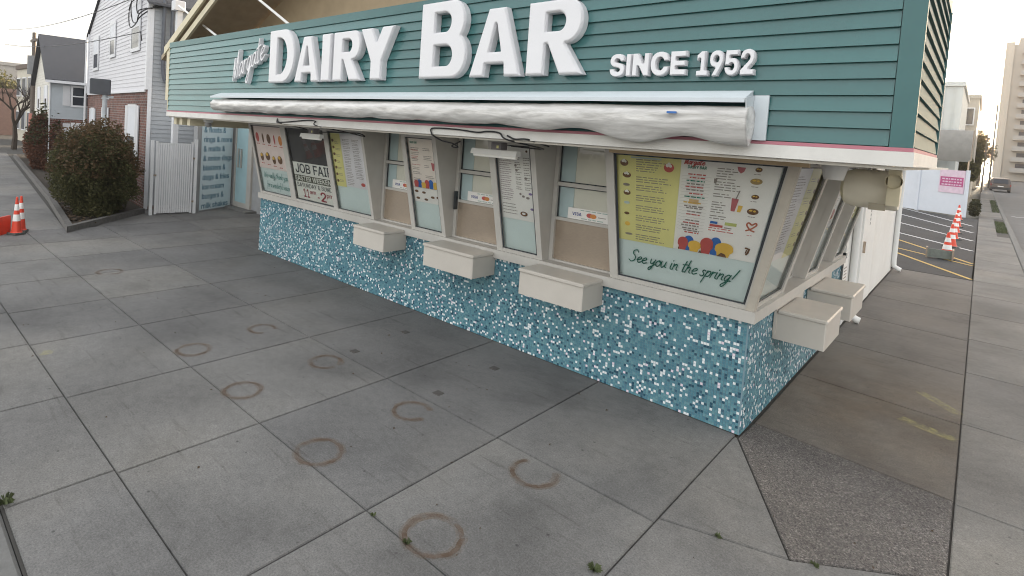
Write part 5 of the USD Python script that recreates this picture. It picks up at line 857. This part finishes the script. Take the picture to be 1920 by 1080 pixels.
def tree(lab, x, y, h, rx, seed, m, n=2600, ls=.16, ht=.35, name='street_tree'):
    t = thing(name, lab, 'tree', (x, y, 0)); g = random.Random(seed); mb = MB().tube([(0, 0, -.1), (.05, .03, h * ht), (-.05, .06, h * .75)], [h * .028, h * .02, h * .008], 8)
    for k in range(9):
        a = g.uniform(0, 6.28); z = h * g.uniform(ht * .8, .6); e = rx * g.uniform(.5, .9); mb.tube(spline([(0, 0, z), (e * .5 * math.cos(a), e * .5 * math.sin(a), z + h * .12), (e * math.cos(a), e * math.sin(a), z + h * .26)], 4), np.linspace(h * .011, h * .003, 9), 5)
    obj(t, 'trunk', mb, BARK, smooth=40); mb, uvs = MB(), []
    for k in range(7):
        a = g.uniform(0, 6.28); e = rx * g.uniform(.15, .6); q = leaves((e * math.cos(a), e * math.sin(a), h * g.uniform(.5, .84)), (rx * g.uniform(.35, .6), rx * g.uniform(.35, .6), h * g.uniform(.12, .2)), n // 7, ls, seed * 10 + k, .4, .8); mb.add(*q.get()); uvs.append(q.uv)
    mb.uv = np.vstack(uvs)
    obj(t, 'crown', mb, m, kind='stuff'); return t
for k, (x, y, h, rx, m, lab) in enumerate([(.3, 74, 6.6, 1.2, TL1, 'slim street tree on the verge before the tan house'), (-.2, 84, 8.2, 2.0, TL2, 'golden green street tree past the beige row house'), (1.0, 112, 9.5, 2.0, TL1, 'tall street tree at the bend of the side street'), (4.0, 205, 10.6, 6.0, TL1, 'broad dark tree filling the end of the side street'), (14.0, 215, 10.8, 6.0, TL2, 'broad golden tree at the end of the side street, right of the dark one'), (.5, 52, 3.6, .75, TL1, 'small bushy tree beside the fence end'), (-3.6, 148, 10.5, 4.5, TL1, 'large tree behind the brown building down the street')]): tree(lab, x, y, h, rx, 60 + k, m)
shrub('scruffy low plants at the right end of the lot fence', (1.28, 36.2, .4), (.22, 1.5, .5), 900, .09, 70, (LV3,), 12)
def pole(name, lab, x, y, h, r=.12, arm=None, tr=False):
    t = thing(name, lab, 'pole', (x, y, 0)); obj(t, 'shaft', MB().tube([(0, 0, -.2), (0, 0, h)], [r, r * .7], 10), mat('pole_wood', (.12, .10, .085), .9, .2, 6))
    if arm: obj(t, 'crossarm', MB().box(-arm, arm, -.06, .06, h - .5, h - .36), mat('pole_wood', None))
    if tr: obj(t, 'transformer', MB().tube([(.35, -.1, h - 2.3), (.35, -.1, h - 1.3)], .24, 14), mat('transformer_grey', (.16, .165, .17), .5), smooth=40)
    return t
pole('utility_pole', 'thin utility pole rising above the trees down the side street', 2.2, 100, 11.5); pole('utility_pole', 'leaning grey pole by the street trees, left of the thin utility pole', 1.5, 80, 6.5, .09)
pole('utility_pole', 'wooden utility pole with grey transformer beyond the hedges on the left', -37.2, 1.05, 6.6, .13, .7, True)
lp = thing('street_lamp', 'pale street lamp head hanging at the top right corner', 'street lamp', (4.4, 24.0, 0)); obj(lp, 'shaft', MB().tube([(0, 0, 0), (0, 0, 9.6)], [.09, .06], 10), mat('lamp_post_grey', (.45, .46, .48), .4)); obj(lp, 'arm', MB().tube(spline([(0, 0, 9.5), (-.6, 0, 9.75), (-1.5, 0, 9.7)], 5), .035, 8), mat('lamp_post_grey', None)); obj(lp, 'lamp_head', MB().lathe([(.001, 9.75), (.12, 9.72), (.2, 9.55), (.15, 9.35), (.001, 9.2)], 16, (-1.5, 0, 0)), mat('lamp_head_pale', (.6, .63, .7), .3), smooth=True)
# the far left: houses, bare tree, wires
block('far_house', 'pale house with brown upper storey behind the hedges on the left', -52, -44, 2.6, 12, 5.2, mat('ivory_render', (.50, .46, .38), .7), wins=(4, 2), roof=mat('brown_roof', (.10, .07, .05), .8)); block('far_house', 'brown shingled house just left of the grey house', -41.8, -36, 3.4, 11, 5.0, mat('brown_shingle', (.17, .12, .085), .85, .2, 5), wins=(3, 2)); block('far_house', 'distant grey house closing the left street', -78, -66, -1, 12, 6.2, mat('grey_render', (.33, .33, .32), .7), wins=(5, 2)); block('far_house', 'low brownish house at the far left edge', -66, -59, 1.5, 9, 3.6, mat('red_render', (.20, .13, .11), .8), wins=(3, 1))
def bare(lab, x, y, h, seed):
    t = thing('bare_tree', lab, 'tree', (x, y, 0)); g = random.Random(seed); mb = MB()
    def br(p, d, l, r, k):
        q = p + d * l; mid = (p + q) / 2 + np.array([g.uniform(-.06, .06) * l for _ in range(3)]); mb.tube([p, mid, q], [r, r * .85, r * .65], 6 if k < 2 else 4)
        if k >= 5: return
        for _ in range(3 if k < 4 else 2):
            e = d + np.array([g.uniform(-.75, .75), g.uniform(-.75, .75), g.uniform(-.1, .5)]); br(q, e / np.linalg.norm(e), l * g.uniform(.6, .8), r * .6, k + 1)
    br(np.array([0, 0, 0.]), np.array([.05, 0, 1.]), h * .27, h * .028, 0); obj(t, 'trunk', mb, BARK); return t
bare('bare winter tree standing before the pale house on the left', -40, .7, 5.2, 5); bare('second bare tree at the far left behind the utility pole', -54, 1.2, 5.6, 6)
tree('round dark tree in the left distance behind the bare trees', -62, 3.5, 6, 3.2, 91, TL1, name='garden_tree')
pst = thing('marker_post', 'short reddish white post beyond the hedges on the left', 'post', (-33.5, .35, 0)); obj(pst, 'shaft', MB().box(-.06, .06, -.06, .06, 0, 2.2), mat('salmon_paint', (.45, .20, .17), .6)); obj(pst, 'lower_half', MB().box(-.065, .065, -.065, .065, 0, 1.1), HTRIM)
hc = H1([(.7, -.12, 5.75)])[0]; hc2 = H1([(.35, -.12, 4.75)])[0]; pt = np.array([-37.2, 1.05, 6.3])
def wire(lab, a, b, sag): q = [np.array(a) * (1 - t) + np.array(b) * t - [0, 0, sag * 4 * t * (1 - t)] for t in np.linspace(0, 1, 24)]; return top('overhead_wire', MB().tube(q, .013, 5), BLACK, lab, 'wire')
wire('upper black service wire running from the left to the eave of the white house', pt + [.6, -1.2, .2], hc, .25); wire('lower black service wire reaching the white house below its right upper window', pt + [-.4, -1.2, -.5], hc2, .25)
lo = thing('service_cables', 'loops of black service cable at the upper corner of the white house', 'cable')
for q in ([(.75, -.15, 5.7), (1.25, -.2, 5.6), (1.45, -.2, 5.25), (1.2, -.2, 4.95), (.7, -.18, 4.98), (.2, -.15, 5.15), (-.15, .2, 5.5)], [(.8, -.15, 5.75), (1.0, -.2, 5.85), (1.2, -.2, 5.5), (.95, -.2, 5.1), (.5, -.18, 5.02), (.1, -.16, 5.25), (-.12, .4, 5.6)], [(.6, -.15, 5.85), (.5, -.2, 5.45), (.3, -.2, 5.22), (.0, -.18, 5.3), (-.12, .5, 5.5)], [(.35, -.14, 4.75), (.2, -.14, 4.72), (.15, -.12, 4.5)]): obj(lo, 'loop', MB().tube(spline(H1(q), 6), .016, 6), BLACK)
